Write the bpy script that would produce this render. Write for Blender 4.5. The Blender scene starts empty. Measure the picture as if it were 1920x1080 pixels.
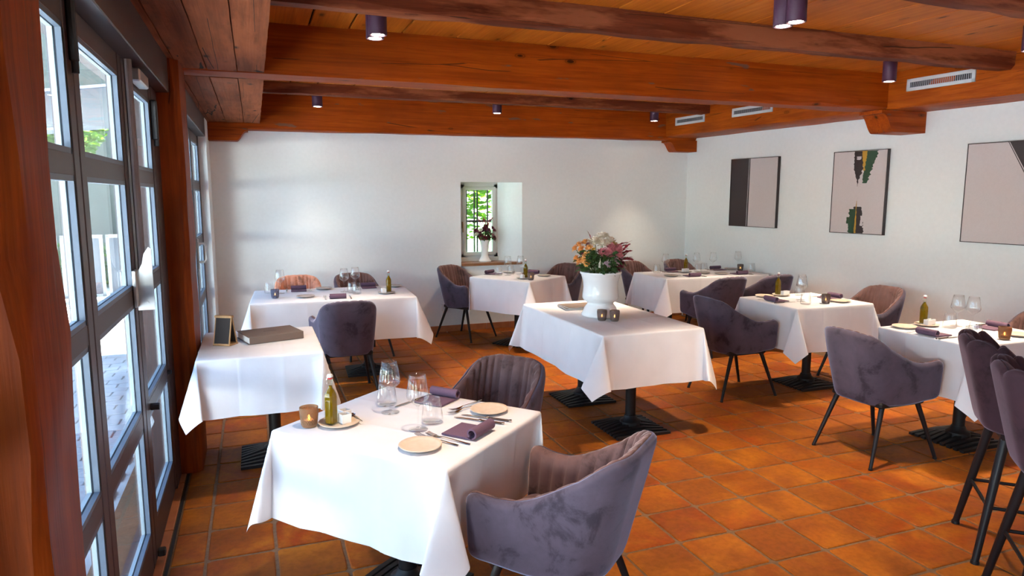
import bpy, bmesh, math, random
from math import sin, cos, pi, radians, sqrt, atan2, exp
from mathutils import Vector, Matrix

rnd = random.Random(7)
S = bpy.context.scene
COL = S.collection

# ------------------------------------------------------------------ camera, sky, sun, exposure
cam = bpy.data.cameras.new('camera')
cam.sensor_width = 36.0
cam.lens = 36.0 * 1286.0 / 1920.0
cam.clip_start = 0.05
cam_o = bpy.data.objects.new('camera', cam)
cam_o.location = (0, 0, 1.62)
cam_o.rotation_euler = (radians(90 - 7.7), 0, radians(-20.5))
COL.objects.link(cam_o)
S.camera = cam_o

SUN_STRENGTH = 68.0
SKY_STRENGTH = 1.0
SPOT_W = 88.0
GLINT_W = 190.0
EXPOSURE = 1.18

W = bpy.data.worlds.new('sky')
S.world = W
W.use_nodes = True
nt = W.node_tree
bg = nt.nodes['Background']
sky = nt.nodes.new('ShaderNodeTexSky')
sky.sky_type = 'NISHITA'
sky.sun_disc = False
sky.sun_elevation = radians(58)
sky.sun_rotation = radians(100)
nt.links.new(sky.outputs[0], bg.inputs[0])
bg.inputs[1].default_value = SKY_STRENGTH

sun = bpy.data.lights.new('sun', 'SUN')
sun.energy = SUN_STRENGTH
sun.angle = radians(0.6)
sun.color = (0.93, 0.97, 1.0)
sun_o = bpy.data.objects.new('sun', sun)
sun_o.rotation_euler = Vector((-0.30, -0.36, -0.88)).to_track_quat('-Z', 'Y').to_euler()
COL.objects.link(sun_o)

glint = bpy.data.lights.new('glint_stand_in', 'AREA')      # added area lamp standing in for sunlight off the terrace
glint.shape = 'RECTANGLE'
glint.size = 2.0
glint.size_y = 0.5
glint.energy = GLINT_W
glint.color = (1.0, 0.96, 0.92)
glint_o = bpy.data.objects.new('glint_stand_in', glint)
glint_o.location = (-4.30, -2.0, 1.45)
glint_o.rotation_euler = Vector((0.55, 1.0, 0.0)).to_track_quat('-Z', 'Y').to_euler()
COL.objects.link(glint_o)

vs = S.view_settings
vs.view_transform = 'Standard'
vs.look = 'None'
vs.gamma = 1.0
vs.use_curve_mapping = False
vs.exposure = EXPOSURE
S.cycles.use_denoising = True
S.cycles.max_bounces = 10
S.cycles.diffuse_bounces = 5
S.cycles.transparent_max_bounces = 24
S.cycles.sample_clamp_indirect = 6.0
S.cycles.caustics_reflective = False
S.cycles.caustics_refractive = False


# ------------------------------------------------------------------ mesh helpers
class MB:
    def __init__(self):
        self.v = []
        self.f = []

    def add(self, vs_, fs_):
        o = len(self.v)
        self.v += [tuple(p) for p in vs_]
        self.f += [tuple(i + o for i in f) for f in fs_]
        return self

    def box(self, a, b, M=None):
        (x0, y0, z0), (x1, y1, z1) = a, b
        p = [Vector(q) for q in ((x0, y0, z0), (x1, y0, z0), (x1, y1, z0), (x0, y1, z0),
                                 (x0, y0, z1), (x1, y0, z1), (x1, y1, z1), (x0, y1, z1))]
        if M is not None:
            p = [M @ q for q in p]
        return self.add(p, [(3, 2, 1, 0), (4, 5, 6, 7), (0, 1, 5, 4), (1, 2, 6, 5), (2, 3, 7, 6), (3, 0, 4, 7)])

    def cbox(self, a, b, c=0.004, M=None):
        """box with chamfered edges"""
        (x0, y0, z0), (x1, y1, z1) = a, b
        pts = []
        for z, k in ((z0, c), (z0 + c, 0), (z1 - c, 0), (z1, c)):
            e = c
            q = [(x0 + k, y0 + k + e * (k == 0)), (x0 + k + e * (k == 0), y0 + k)]
            ring = []
            X0, X1, Y0, Y1 = x0 + k, x1 - k, y0 + k, y1 - k
            d = c if k == 0 else c * 0.5
            ring = [(X0 + d, Y0), (X1 - d, Y0), (X1, Y0 + d), (X1, Y1 - d), (X1 - d, Y1), (X0 + d, Y1), (X0, Y1 - d), (X0, Y0 + d)]
            pts.append([Vector((x, y, z)) for x, y in ring])
        return self.rings(pts, M=M)

    def rings(self, rs, cap=True, closed=True, M=None):
        n = len(rs[0])
        vs_ = [p for r in rs for p in r]
        if M is not None:
            vs_ = [M @ Vector(p) for p in vs_]
        fs_ = []
        for i in range(len(rs) - 1):
            for j in range(n if closed else n - 1):
                k = (j + 1) % n
                fs_.append((i * n + j, i * n + k, (i + 1) * n + k, (i + 1) * n + j))
        if cap and closed:
            fs_.append(tuple(reversed(range(n))))
            fs_.append(tuple((len(rs) - 1) * n + j for j in range(n)))
        return self.add(vs_, fs_)

    def lathe(self, prof, n=24, M=None, cap=True):
        rs = [[Vector((r * cos(2 * pi * j / n), r * sin(2 * pi * j / n), z)) for j in range(n)] for r, z in prof]
        return self.rings(rs, cap=cap, M=M)

    def rod(self, p, q, r0, r1=None, n=10):
        r1 = r0 if r1 is None else r1
        p, q = Vector(p), Vector(q)
        d = (q - p)
        M = Matrix.Translation(p) @ d.to_track_quat('Z', 'Y').to_matrix().to_4x4()
        return self.lathe([(r0, 0), (r1, d.length)], n, M)

    def tube(self, pts, r, n=8):
        pts = [Vector(p) for p in pts]
        rs = []
        for i, p in enumerate(pts):
            d = (pts[min(i + 1, len(pts) - 1)] - pts[max(i - 1, 0)]).normalized()
            rr = r[i] if isinstance(r, (list, tuple)) else r
            q = d.to_track_quat('Z', 'Y').to_matrix()
            rs.append([p + q @ Vector((rr * cos(2 * pi * j / n), rr * sin(2 * pi * j / n), 0)) for j in range(n)])
        return self.rings(rs)

    def prism(self, poly, z0, z1, M=None):
        n = len(poly)
        vs_ = [Vector((x, y, z0)) for x, y in poly] + [Vector((x, y, z1)) for x, y in poly]
        if M is not None:
            vs_ = [M @ p for p in vs_]
        return self.add(vs_, [tuple(reversed(range(n))), tuple(range(n, 2 * n))] +
                        [(i, (i + 1) % n, n + (i + 1) % n, n + i) for i in range(n)])

    def mesh(self, name, mat, smooth=False):
        me = bpy.data.meshes.new(name)
        me.from_pydata([tuple(p) for p in self.v], [], self.f)
        bm = bmesh.new()
        bm.from_mesh(me)
        bmesh.ops.recalc_face_normals(bm, faces=bm.faces)
        bm.to_mesh(me)
        bm.free()
        if mat:
            me.materials.append(mat)
        if smooth:
            me.polygons.foreach_set('use_smooth', [True] * len(me.polygons))
            if smooth != 'all':
                me.set_sharp_from_angle(angle=radians(40))
        return me

    def obj(self, name, mat, parent=None, smooth=False, loc=None):
        o = bpy.data.objects.new(name, self.mesh(name, mat, smooth))
        COL.objects.link(o)
        if parent:
            o.parent = parent
        if loc:
            o.location = loc
        return o


def tag(o, label=None, cat=None, group=None, kind=None):
    if label:
        o['label'] = label
    if cat:
        o['category'] = cat
    if group:
        o['group'] = group
    if kind:
        o['kind'] = kind
    return o


def empty(name, loc=(0, 0, 0), rz=0.0, label=None, cat=None, group=None):
    o = bpy.data.objects.new(name, None)
    o.empty_display_size = 0.05
    o.location = loc
    o.rotation_euler = (0, 0, rz)
    COL.objects.link(o)
    return tag(o, label, cat, group)


def dup(o, parent=None):
    c = o.copy()
    COL.objects.link(c)
    if parent is not None:
        c.parent = parent
    for ch in list(o.children):
        dup(ch, c)
    return c


def place(proto, used, loc, rz, label, group=None):
    """first use moves the prototype itself, later uses copy it"""
    o = proto if not used else dup(proto)
    o.location = loc
    o.rotation_euler = (0, 0, rz)
    o['label'] = label
    if group:
        o['group'] = group
    return o


# ------------------------------------------------------------------ materials
def nodes(name):
    m = bpy.data.materials.new(name)
    m.use_nodes = True
    t = m.node_tree
    return m, t, t.nodes['Principled BSDF'], t.nodes, t.links


def plain(name, c, rough=0.5, metal=0.0, spec=0.5, **kw):
    m, t, b, N, L = nodes(name)
    b.inputs['Base Color'].default_value = (*c, 1)
    b.inputs['Roughness'].default_value = rough
    b.inputs['Metallic'].default_value = metal
    b.inputs['Specular IOR Level'].default_value = spec
    for k, v in kw.items():
        b.inputs[k.replace('_', ' ')].default_value = v
    return m


def ramp(N, stops):
    r = N.new('ShaderNodeValToRGB')
    e = r.color_ramp.elements
    while len(e) < len(stops):
        e.new(0.5)
    for i, (p, c) in enumerate(stops):
        e[i].position = p
        e[i].color = (*c, 1)
    return r


def mix(N, L, mode, a, b, fac=1.0):
    n = N.new('ShaderNodeMix')
    n.data_type = 'RGBA'
    n.blend_type = mode
    for idx, v in ((6, a), (7, b)):
        if hasattr(v, 'links') or hasattr(v, 'is_linked'):
            L.new(v, n.inputs[idx])
        else:
            n.inputs[idx].default_value = (*v, 1)
    if hasattr(fac, 'is_linked'):
        L.new(fac, n.inputs[0])
    else:
        n.inputs[0].default_value = fac
    return n.outputs[2]


def noise(N, L, vec, scale, detail=4.0, rough=0.55, dist=0.0):
    n = N.new('ShaderNodeTexNoise')
    n.inputs['Scale'].default_value = scale
    n.inputs['Detail'].default_value = detail
    n.inputs['Roughness'].default_value = rough
    n.inputs['Distortion'].default_value = dist
    L.new(vec, n.inputs['Vector'])
    return n.outputs['Fac']


def coords(N, L, scale=(1, 1, 1), kind='Object', offset_random=False):
    tc = N.new('ShaderNodeTexCoord')
    mp = N.new('ShaderNodeMapping')
    mp.inputs['Scale'].default_value = scale
    src = tc.outputs[kind]
    if offset_random:
        oi = N.new('ShaderNodeObjectInfo')
        va = N.new('ShaderNodeVectorMath')
        va.operation = 'MULTIPLY_ADD'
        cb = N.new('ShaderNodeCombineXYZ')
        for i in range(3):
            L.new(oi.outputs['Random'], cb.inputs[i])
        L.new(cb.outputs[0], va.inputs[0])
        va.inputs[1].default_value = (37.0, 19.0, 53.0)
        L.new(src, va.inputs[2])
        src = va.outputs[0]
    L.new(src, mp.inputs['Vector'])
    return mp.outputs[0]


def bump(N, L, h, b, strength=0.3, dist=0.01):
    n = N.new('ShaderNodeBump')
    n.inputs['Strength'].default_value = strength
    n.inputs['Distance'].default_value = dist
    L.new(h, n.inputs['Height'])
    L.new(n.outputs[0], b.inputs['Normal'])


def wood(name, light, dark, axis='x', rough=0.55, knots=True, cracks=0.0, worn=None, spec=0.12, rnd_off=True, patches=None):
    m, t, b, N, L = nodes(name)
    g = {'x': (0.9, 14, 14), 'y': (14, 0.9, 14), 'z': (14, 14, 0.9)}[axis]
    v = coords(N, L, g, offset_random=rnd_off)
    n1 = noise(N, L, v, 1.6, 6, 0.6, 0.6)
    r1 = ramp(N, [(0.28, dark), (0.72, light)])
    L.new(n1, r1.inputs[0])
    col = r1.outputs[0]
    v2 = coords(N, L, {'x': (1.0, 60, 60), 'y': (60, 1.0, 60), 'z': (60, 60, 1.0)}[axis], offset_random=rnd_off)
    n2 = noise(N, L, v2, 1.5, 3, 0.6)
    r2 = ramp(N, [(0.3, (0.78, 0.78, 0.78)), (0.7, (1.1, 1.1, 1.1))])
    L.new(n2, r2.inputs[0])
    col = mix(N, L, 'MULTIPLY', col, r2.outputs[0], 0.8)
    vb = coords(N, L, (1, 1, 1), offset_random=rnd_off)
    n3 = noise(N, L, vb, 1.7, 3)
    r3 = ramp(N, [(0.3, (0.74, 0.70, 0.68)), (0.65, (1.1, 1.1, 1.1))])
    L.new(n3, r3.inputs[0])
    col = mix(N, L, 'MULTIPLY', col, r3.outputs[0], 0.8)
    if worn:
        n4 = noise(N, L, coords(N, L, {'x': (0.5, 3, 3), 'y': (3, 0.5, 3), 'z': (3, 3, 0.5)}[axis], offset_random=rnd_off), 2.2, 5, 0.65)
        r4 = ramp(N, [(0.5, (0, 0, 0)), (0.62, (1, 1, 1))])
        L.new(n4, r4.inputs[0])
        col = mix(N, L, 'MIX', col, worn, r4.outputs[0])
    if patches:
        n6 = noise(N, L, coords(N, L, {'x': (3.0, 14, 14), 'y': (14, 3, 14), 'z': (14, 14, 3)}[axis], offset_random=rnd_off), 1.0, 3, 0.5)
        r6 = ramp(N, [(0.66, (0, 0, 0)), (0.69, (1, 1, 1))])
        L.new(n6, r6.inputs[0])
        col = mix(N, L, 'MIX', col, patches, r6.outputs[0])
    hh = n2
    if knots:
        vk = N.new('ShaderNodeTexVoronoi')
        vk.inputs['Scale'].default_value = 1.0
        L.new(coords(N, L, {'x': (2.6, 6.2, 6.2), 'y': (6.2, 2.6, 6.2), 'z': (6.2, 6.2, 2.6)}[axis], offset_random=rnd_off), vk.inputs['Vector'])
        rk = ramp(N, [(0.06, (1, 1, 1)), (0.085, (0.25, 0.25, 0.25)), (0.105, (0.6, 0.6, 0.6)), (0.125, (0.1, 0.1, 0.1)), (0.2, (0, 0, 0))])
        L.new(vk.outputs['Distance'], rk.inputs[0])
        kd = tuple(x * 0.22 for x in dark)
        col = mix(N, L, 'MIX', col, kd, rk.outputs[0])
    if cracks:
        wv = N.new('ShaderNodeTexVoronoi')
        wv.feature = 'DISTANCE_TO_EDGE'
        L.new(coords(N, L, {'x': (0.16, 5, 5), 'y': (5, 0.16, 5), 'z': (5, 5, 0.16)}[axis], offset_random=rnd_off), wv.inputs['Vector'])
        wv.inputs['Scale'].default_value = 1.3
        nn = noise(N, L, v, 0.8, 2)
        mm = N.new('ShaderNodeMath')
        mm.operation = 'LESS_THAN'
        L.new(wv.outputs['Distance'], mm.inputs[0])
        mm.inputs[1].default_value = 0.007
        gt = N.new('ShaderNodeMath')
        gt.operation = 'GREATER_THAN'
        L.new(nn, gt.inputs[0])
        gt.inputs[1].default_value = 0.53
        mu = N.new('ShaderNodeMath')
        mu.operation = 'MULTIPLY'
        L.new(mm.outputs[0], mu.inputs[0])
        L.new(gt.outputs[0], mu.inputs[1])
        mu2 = N.new('ShaderNodeMath')
        mu2.operation = 'MULTIPLY'
        L.new(mu.outputs[0], mu2.inputs[0])
        mu2.inputs[1].default_value = cracks
        col = mix(N, L, 'MIX', col, (0.02, 0.008, 0.005), mu2.outputs[0])
    L.new(col, b.inputs['Base Color'])
    b.inputs['Roughness'].default_value = rough
    b.inputs['Specular IOR Level'].default_value = spec
    bump(N, L, hh, b, 0.25, 0.004)
    return m


def velvet(name, c, tint):
    m, t, b, N, L = nodes(name)
    v = coords(N, L, (1, 1, 1), offset_random=True)
    n1 = noise(N, L, v, 8.0, 6, 0.68, 0.35)
    r = ramp(N, [(0.36, tuple(x * 0.5 for x in c)), (0.46, tuple(x * 0.95 for x in c)), (0.7, tuple(x * 1.2 for x in c))])
    L.new(n1, r.inputs[0])
    L.new(r.outputs[0], b.inputs['Base Color'])
    b.inputs['Roughness'].default_value = 0.85
    b.inputs['Specular IOR Level'].default_value = 0.15
    b.inputs['Sheen Weight'].default_value = 0.9
    b.inputs['Sheen Roughness'].default_value = 0.38
    b.inputs['Sheen Tint'].default_value = (*tint, 1)
    n2 = noise(N, L, v, 180, 2)
    bump(N, L, n2, b, 0.12, 0.002)
    return m


def tile_mat():
    m, t, b, N, L = nodes('terracotta')
    v = coords(N, L, (1, 1, 1), offset_random=True)
    oi = N.new('ShaderNodeObjectInfo')
    r0 = ramp(N, [(0.0, (0.2786, 0.0480, 0.0046)), (0.35, (0.3096, 0.0751, 0.0062)), (0.7, (0.3483, 0.0968, 0.0077)), (1.0, (0.2864, 0.0433, 0.0046))])
    L.new(oi.outputs['Random'], r0.inputs[0])
    n1 = noise(N, L, v, 4.2, 6, 0.66, 0.5)
    nb = noise(N, L, v, 2.6, 3, 0.55, 0.3)
    r1 = ramp(N, [(0.42, (0, 0, 0)), (0.66, (1, 1, 1))])
    L.new(n1, r1.inputs[0])
    ochre = mix(N, L, 'MIX', r0.outputs[0], (0.4118, 0.1307, 0.0103), r1.outputs[0])
    r3 = ramp(N, [(0.42, (1, 1, 1)), (0.58, (0, 0, 0))])
    L.new(nb, r3.inputs[0])
    dk = N.new('ShaderNodeMath')
    dk.operation = 'MULTIPLY'
    dk.inputs[1].default_value = 0.62
    L.new(r3.outputs[0], dk.inputs[0])
    col = mix(N, L, 'MIX', ochre, (0.1892, 0.0473, 0.0086), dk.outputs[0])
    n2 = noise(N, L, v, 38, 4, 0.6)
    r2 = ramp(N, [(0.35, (0.72, 0.72, 0.72)), (0.6, (1.06, 1.06, 1.06))])
    L.new(n2, r2.inputs[0])
    col = mix(N, L, 'MULTIPLY', col, r2.outputs[0], 0.6)
    L.new(col, b.inputs['Base Color'])
    rr = ramp(N, [(0.3, (0.42,) * 3), (0.7, (0.62,) * 3)])
    L.new(n1, rr.inputs[0])
    L.new(rr.outputs[0], b.inputs['Roughness'])
    b.inputs['Specular IOR Level'].default_value = 0.12
    bump(N, L, n1, b, 0.25, 0.006)
    return m


def speckle(name, c1, c2, scale, rough=0.8, bs=0.1, bd=0.004, spec=0.3, detail=4):
    m, t, b, N, L = nodes(name)
    v = coords(N, L)
    n1 = noise(N, L, v, scale, detail)
    r = ramp(N, [(0.3, c1), (0.7, c2)])
    L.new(n1, r.inputs[0])
    L.new(r.outputs[0], b.inputs['Base Color'])
    b.inputs['Roughness'].default_value = rough
    b.inputs['Specular IOR Level'].default_value = spec
    if bs:
        bump(N, L, n1, b, bs, bd)
    return m


def thin_glass(name, tint=(1, 1, 1), refl=0.045, rough=0.0, edge=0.75, tr=0.97):
    m, t, b, N, L = nodes(name)
    N.remove(b)
    tb = N.new('ShaderNodeBsdfTransparent')
    tb.inputs[0].default_value = (*[x * tr for x in tint], 1)
    gb = N.new('ShaderNodeBsdfGlossy')
    gb.inputs['Roughness'].default_value = rough
    lw = N.new('ShaderNodeLayerWeight')
    lw.inputs['Blend'].default_value = 0.5
    pw = N.new('ShaderNodeMath')
    pw.operation = 'POWER'
    pw.inputs[1].default_value = 4.0
    L.new(lw.outputs['Facing'], pw.inputs[0])
    fr = N.new('ShaderNodeMath')
    fr.operation = 'MULTIPLY_ADD'
    L.new(pw.outputs[0], fr.inputs[0])
    fr.inputs[1].default_value = edge
    fr.inputs[2].default_value = refl
    mx = N.new('ShaderNodeMixShader')
    L.new(fr.outputs[0], mx.inputs[0])
    L.new(tb.outputs[0], mx.inputs[1])
    L.new(gb.outputs[0], mx.inputs[2])
    L.new(mx.outputs[0], N['Material Output'].inputs[0])
    return m


def emit(name, c, s):
    m, t, b, N, L = nodes(name)
    b.inputs['Base Color'].default_value = (*c, 1)
    b.inputs['Emission Color'].default_value = (*c, 1)
    b.inputs['Emission Strength'].default_value = s
    return m


def cloth_mat():
    m, t, b, N, L = nodes('white_linen')
    v = coords(N, L)
    n1 = noise(N, L, v, 6, 4)
    r = ramp(N, [(0.3, (0.72, 0.705, 0.735)), (0.7, (0.77, 0.755, 0.785))])
    L.new(n1, r.inputs[0])
    L.new(r.outputs[0], b.inputs['Base Color'])
    b.inputs['Roughness'].default_value = 0.75
    b.inputs['Specular IOR Level'].default_value = 0.2
    b.inputs['Sheen Weight'].default_value = 0.15
    n3 = noise(N, L, v, 9, 5, 0.5, 0.8)
    bump(N, L, n3, b, 0.12, 0.012)
    return m


M = {}
M['plaster'] = speckle('white_plaster', (0.85, 0.885, 0.89), (0.88, 0.915, 0.92), 30, 0.9, 0.12, 0.004, 0.2)
M['beam_x'] = wood('oiled_beam_wood', (0.3780, 0.0657, 0.0027), (0.2250, 0.0297, 0.0014), 'x', 0.5, True, 0.7, None, patches=(0.1530, 0.0630, 0.0405))
M['beam_y'] = wood('oiled_plate_wood', (0.3960, 0.0828, 0.0045), (0.2430, 0.0387, 0.0027), 'y', 0.5, True, 0.6)
M['joist'] = wood('dark_joist_wood', (0.1800, 0.0378, 0.0144), (0.0855, 0.0153, 0.0063), 'x', 0.6, True, 0.8, (0.2610, 0.0765, 0.0306))
M['plank'] = wood('ceiling_plank_wood', (0.58, 0.185, 0.020), (0.42, 0.105, 0.010), 'y', 0.5, True, 0.0)
M['soffit'] = wood('weathered_soffit_wood', (0.3066, 0.0910, 0.0336), (0.1483, 0.0356, 0.0118), 'y', 0.8, True, 1.0, (0.2769, 0.0791, 0.0297))
M['post'] = wood('post_wood', (0.34, 0.062, 0.005), (0.16, 0.022, 0.002), 'z', 0.55, True, 0.7)
M['dark_void'] = plain('ceiling_backing', (0.05, 0.022, 0.012), 0.9)
M['tile'] = tile_mat()
M['grout'] = speckle('grout', (0.1425, 0.0808, 0.0427), (0.2185, 0.1235, 0.0665), 60, 0.9, 0.3, 0.003)
M['skirt'] = speckle('terracotta_skirting', (0.36, 0.12, 0.05), (0.46, 0.17, 0.07), 12, 0.6)
M['door_metal'] = plain('brown_grey_door_paint', (0.052, 0.028, 0.028), 0.45)
M['door_dark'] = plain('dark_gasket', (0.012, 0.010, 0.012), 0.6)
M['door_bead'] = plain('sky_tinted_glazing_bead', (0.09, 0.115, 0.155), 0.45)  # bluish reflection of the sky put into the bead colour
M['rod'] = plain('brown_rod_metal', (0.20, 0.155, 0.15), 0.5, 0.4)
M['door_outer'] = plain('pale_outer_frame_paint', (0.46, 0.52, 0.54), 0.5)
M['pane'] = thin_glass('window_glass', (0.86, 0.90, 0.90), edge=0.5, refl=0.05)
M['pane_clear'] = thin_glass('clear_window_glass', (0.97, 1.0, 1.0), edge=0.45, refl=0.04)
M['steel'] = plain('brushed_steel', (0.55, 0.53, 0.52), 0.32, 1.0)
M['cutlery'] = plain('polished_cutlery_steel', (0.62, 0.60, 0.58), 0.16, 1.0)
M['knife_grip'] = plain('dark_knife_grip', (0.06, 0.03, 0.02), 0.35)
M['black_iron'] = plain('black_cast_iron', (0.012, 0.009, 0.009), 0.5, 0.0, 0.3)
M['leg'] = plain('black_leg_metal', (0.011, 0.008, 0.009), 0.45, 0.0, 0.3)
M['velvet'] = velvet('taupe_velvet', (0.082, 0.062, 0.084), (0.46, 0.49, 0.70))
M['velvet_in'] = velvet('taupe_velvet_channelled', (0.155, 0.084, 0.078), (0.62, 0.48, 0.46))
M['velvet_pink'] = velvet('salmon_velvet', (0.62, 0.27, 0.18), (0.9, 0.7, 0.6))
M['velvet_stool'] = velvet('aubergine_velvet', (0.050, 0.024, 0.032), (0.26, 0.20, 0.25))
M['cloth'] = cloth_mat()
M['table_wood'] = plain('table_top_board', (0.12, 0.07, 0.05), 0.6)
M['napkin'] = speckle('aubergine_napkin', (0.13, 0.072, 0.115), (0.16, 0.092, 0.14), 300, 0.85, 0.1, 0.001)
M['stoneware'] = speckle('beige_stoneware', (0.64, 0.50, 0.38), (0.72, 0.58, 0.46), 40, 0.4, 0.05, 0.001)
M['stoneware_grey'] = speckle('grey_stoneware', (0.36, 0.31, 0.28), (0.44, 0.39, 0.36), 40, 0.4, 0.05, 0.001)
M['porcelain'] = plain('white_porcelain', (0.86, 0.86, 0.86), 0.12)
M['crystal'] = thin_glass('clear_crystal', (1, 1, 1), edge=0.75, refl=0.06, tr=0.995)
M['bottle_glass'] = thin_glass('bottle_glass', (0.93, 0.97, 0.92), edge=0.6)
M['oil'] = plain('olive_oil', (0.30, 0.165, 0.005), 0.08, 0.0, 0.4, Transmission_Weight=0.35, IOR=1.2)
M['stopper'] = plain('ceramic_stopper', (0.82, 0.80, 0.78), 0.3)
M['gasket'] = plain('red_rubber_gasket', (0.55, 0.03, 0.03), 0.5)
M['amber'] = plain('amber_pressed_glass', (0.62, 0.36, 0.20), 0.22, 0.0, 0.6, Transmission_Weight=0.7, IOR=1.15)
M['smoke'] = plain('smoky_pressed_glass', (0.36, 0.28, 0.26), 0.2, 0.0, 0.6, Transmission_Weight=0.65, IOR=1.15)
M['bluegl'] = plain('smoky_blue_glass', (0.30, 0.30, 0.42), 0.2, 0.0, 0.6, Transmission_Weight=0.65, IOR=1.15)
M['wax'] = plain('candle_wax', (0.85, 0.72, 0.55), 0.5)
M['flame'] = emit('candle_flame', (1.0, 0.55, 0.15), 14.0)
M['lamp_body'] = plain('aubergine_lamp_paint', (0.060, 0.020, 0.045), 0.5, 0.0, 0.25)
M['lamp_lens'] = emit('lit_lamp_lens', (1.0, 0.86, 0.66), 30.0)
M['chrome'] = plain('lamp_reflector', (0.8, 0.76, 0.72), 0.2, 1.0)
M['vent_white'] = plain('vent_frame_paint', (0.62, 0.66, 0.70), 0.4)
M['vent_dark'] = plain('vent_shadow_gap', (0.02, 0.02, 0.02), 0.8)
M['vent_slat'] = plain('vent_slat_grey', (0.30, 0.30, 0.33), 0.5)
M['canvas'] = speckle('pale_canvas', (0.5890, 0.5225, 0.5225), (0.6175, 0.5510, 0.5510), 80, 0.85, 0.1, 0.001)
M['paint_black'] = plain('black_paint', (0.028, 0.016, 0.018), 0.45)
M['paint_green'] = plain('dark_green_paint', (0.018, 0.055, 0.022), 0.5)
M['paint_ochre'] = plain('ochre_paint', (0.46, 0.24, 0.02), 0.5)
M['paint_white'] = plain('white_paint_line', (0.72, 0.70, 0.70), 0.5)
M['book'] = plain('brown_menu_cover', (0.145, 0.098, 0.078), 0.6)
M['book_line'] = plain('debossed_lettering', (0.085, 0.055, 0.045), 0.7)
M['paper'] = plain('paper_pages', (0.80, 0.78, 0.75), 0.8)
M['chalk'] = plain('chalkboard', (0.028, 0.022, 0.022), 0.75)
M['pine'] = wood('pale_pine', (0.62, 0.40, 0.22), (0.46, 0.27, 0.13), 'z', 0.6, False)
M['sill_wood'] = speckle('brown_sill', (0.25, 0.11, 0.05), (0.33, 0.15, 0.07), 14, 0.3)
M['white_frame'] = plain('white_window_paint', (0.66, 0.66, 0.64), 0.4)
M['brass'] = plain('bronze_handle', (0.30, 0.17, 0.09), 0.4, 0.8)
M['white_plastic'] = plain('white_plastic', (0.75, 0.74, 0.72), 0.4)
M['leaf'] = plain('green_leaf', (0.05, 0.115, 0.03), 0.5)
M['leaf_red'] = plain('crimson_leaf', (0.22, 0.012, 0.025), 0.5)
M['stem'] = plain('green_stem', (0.09, 0.14, 0.03), 0.6)
M['fl_white'] = plain('ivory_petals', (0.82, 0.74, 0.62), 0.7)
M['fl_pink'] = plain('pink_petals', (0.70, 0.26, 0.30), 0.7)
M['fl_orange'] = plain('apricot_petals', (0.82, 0.40, 0.12), 0.7)
M['fl_yellow'] = plain('yellow_petals', (0.72, 0.42, 0.04), 0.7)
M['fl_burg'] = plain('burgundy_petals', (0.17, 0.012, 0.035), 0.6)
M['fl_lilac'] = plain('lilac_petals', (0.62, 0.42, 0.50), 0.7)
M['paver'] = speckle('terrace_stone', (0.48, 0.49, 0.48), (0.58, 0.59, 0.58), 3, 0.8)
M['foliage'] = plain('garden_foliage', (0.10, 0.30, 0.035), 0.6)
_m, _t, _b, _N, _L = nodes('garden_foliage')
_tr = _N.new('ShaderNodeBsdfTranslucent')
_tr.inputs[0].default_value = (0.16, 0.30, 0.015, 1)
_b.inputs['Base Color'].default_value = (0.05, 0.13, 0.012, 1)
_b.inputs['Roughness'].default_value = 0.6
_mx = _N.new('ShaderNodeMixShader')
_mx.inputs[0].default_value = 0.5
_L.new(_b.outputs[0], _mx.inputs[1])
_L.new(_tr.outputs[0], _mx.inputs[2])
_L.new(_mx.outputs[0], _N['Material Output'].inputs[0])
M['foliage'] = _m
M['canopy'] = plain('grey_corrugated_sheet', (0.07, 0.078, 0.10), 0.5)
M['outdoor_white'] = plain('white_outdoor_paint', (0.30, 0.31, 0.32), 0.5)
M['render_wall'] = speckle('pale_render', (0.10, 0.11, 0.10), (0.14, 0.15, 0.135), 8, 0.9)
M['bark'] = plain('bark', (0.12, 0.08, 0.05), 0.9)

STRUCT = 'structure'
# ------------------------------------------------------------------ room shell
BW = 7.84                      # back wall plane
def rwx(y):                    # right wall plane, 3.9 degrees off square
    return 5.418 + (BW - y) * 0.0682

# floor: grout bed + single tiles
b = MB().box((-0.75, -3.0, -0.10), (6.3, BW + 0.02, -0.006))
floor = tag(b.obj('floor', M['grout']), kind=STRUCT)
P = 0.2971
TX, TY = 2.102, 3.1725
cells = []
import math as _m
cy_, sy_, cp_, sp_ = cos(radians(20.5)), sin(radians(20.5)), cos(radians(7.7)), sin(radians(7.7))
for i in range(-20, 30):
    for j in range(-12, 16):
        x0, y0 = TX + j * P, TY + i * P
        xc, yc = x0 + P / 2, y0 + P / 2
        if x0 < -0.44 or yc > BW - 0.06 or xc > rwx(yc) - 0.1 or yc < -2.9:
            continue
        fwd = xc * sy_ * cp_ + yc * cy_ * cp_ + 1.62 * sp_
        u = (xc * cy_ - yc * sy_) / max(fwd, .01)
        w = (xc * sy_ * sp_ + yc * cy_ * sp_ - 1.62 * cp_) / max(fwd, .01)
        inview = fwd > 0.3 and abs(u) < 0.80 and -0.50 < w
        cells.append((0 if inview else 1, fwd, x0, y0))
cells.sort()
def tile_verts(seed):
    r = random.Random(seed)
    g = 0.0075
    h = P / 2 - g
    def jit():
        return r.uniform(-0.002, 0.002)
    outer = []
    for ax, ay, bx, by in ((-h, -h, h, -h), (h, -h, h, h), (h, h, -h, h), (-h, h, -h, -h)):
        for t in (0.04, 0.35, 0.68, 0.96):
            outer.append((ax + (bx - ax) * t + jit(), ay + (by - ay) * t + jit()))
    return outer
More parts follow.
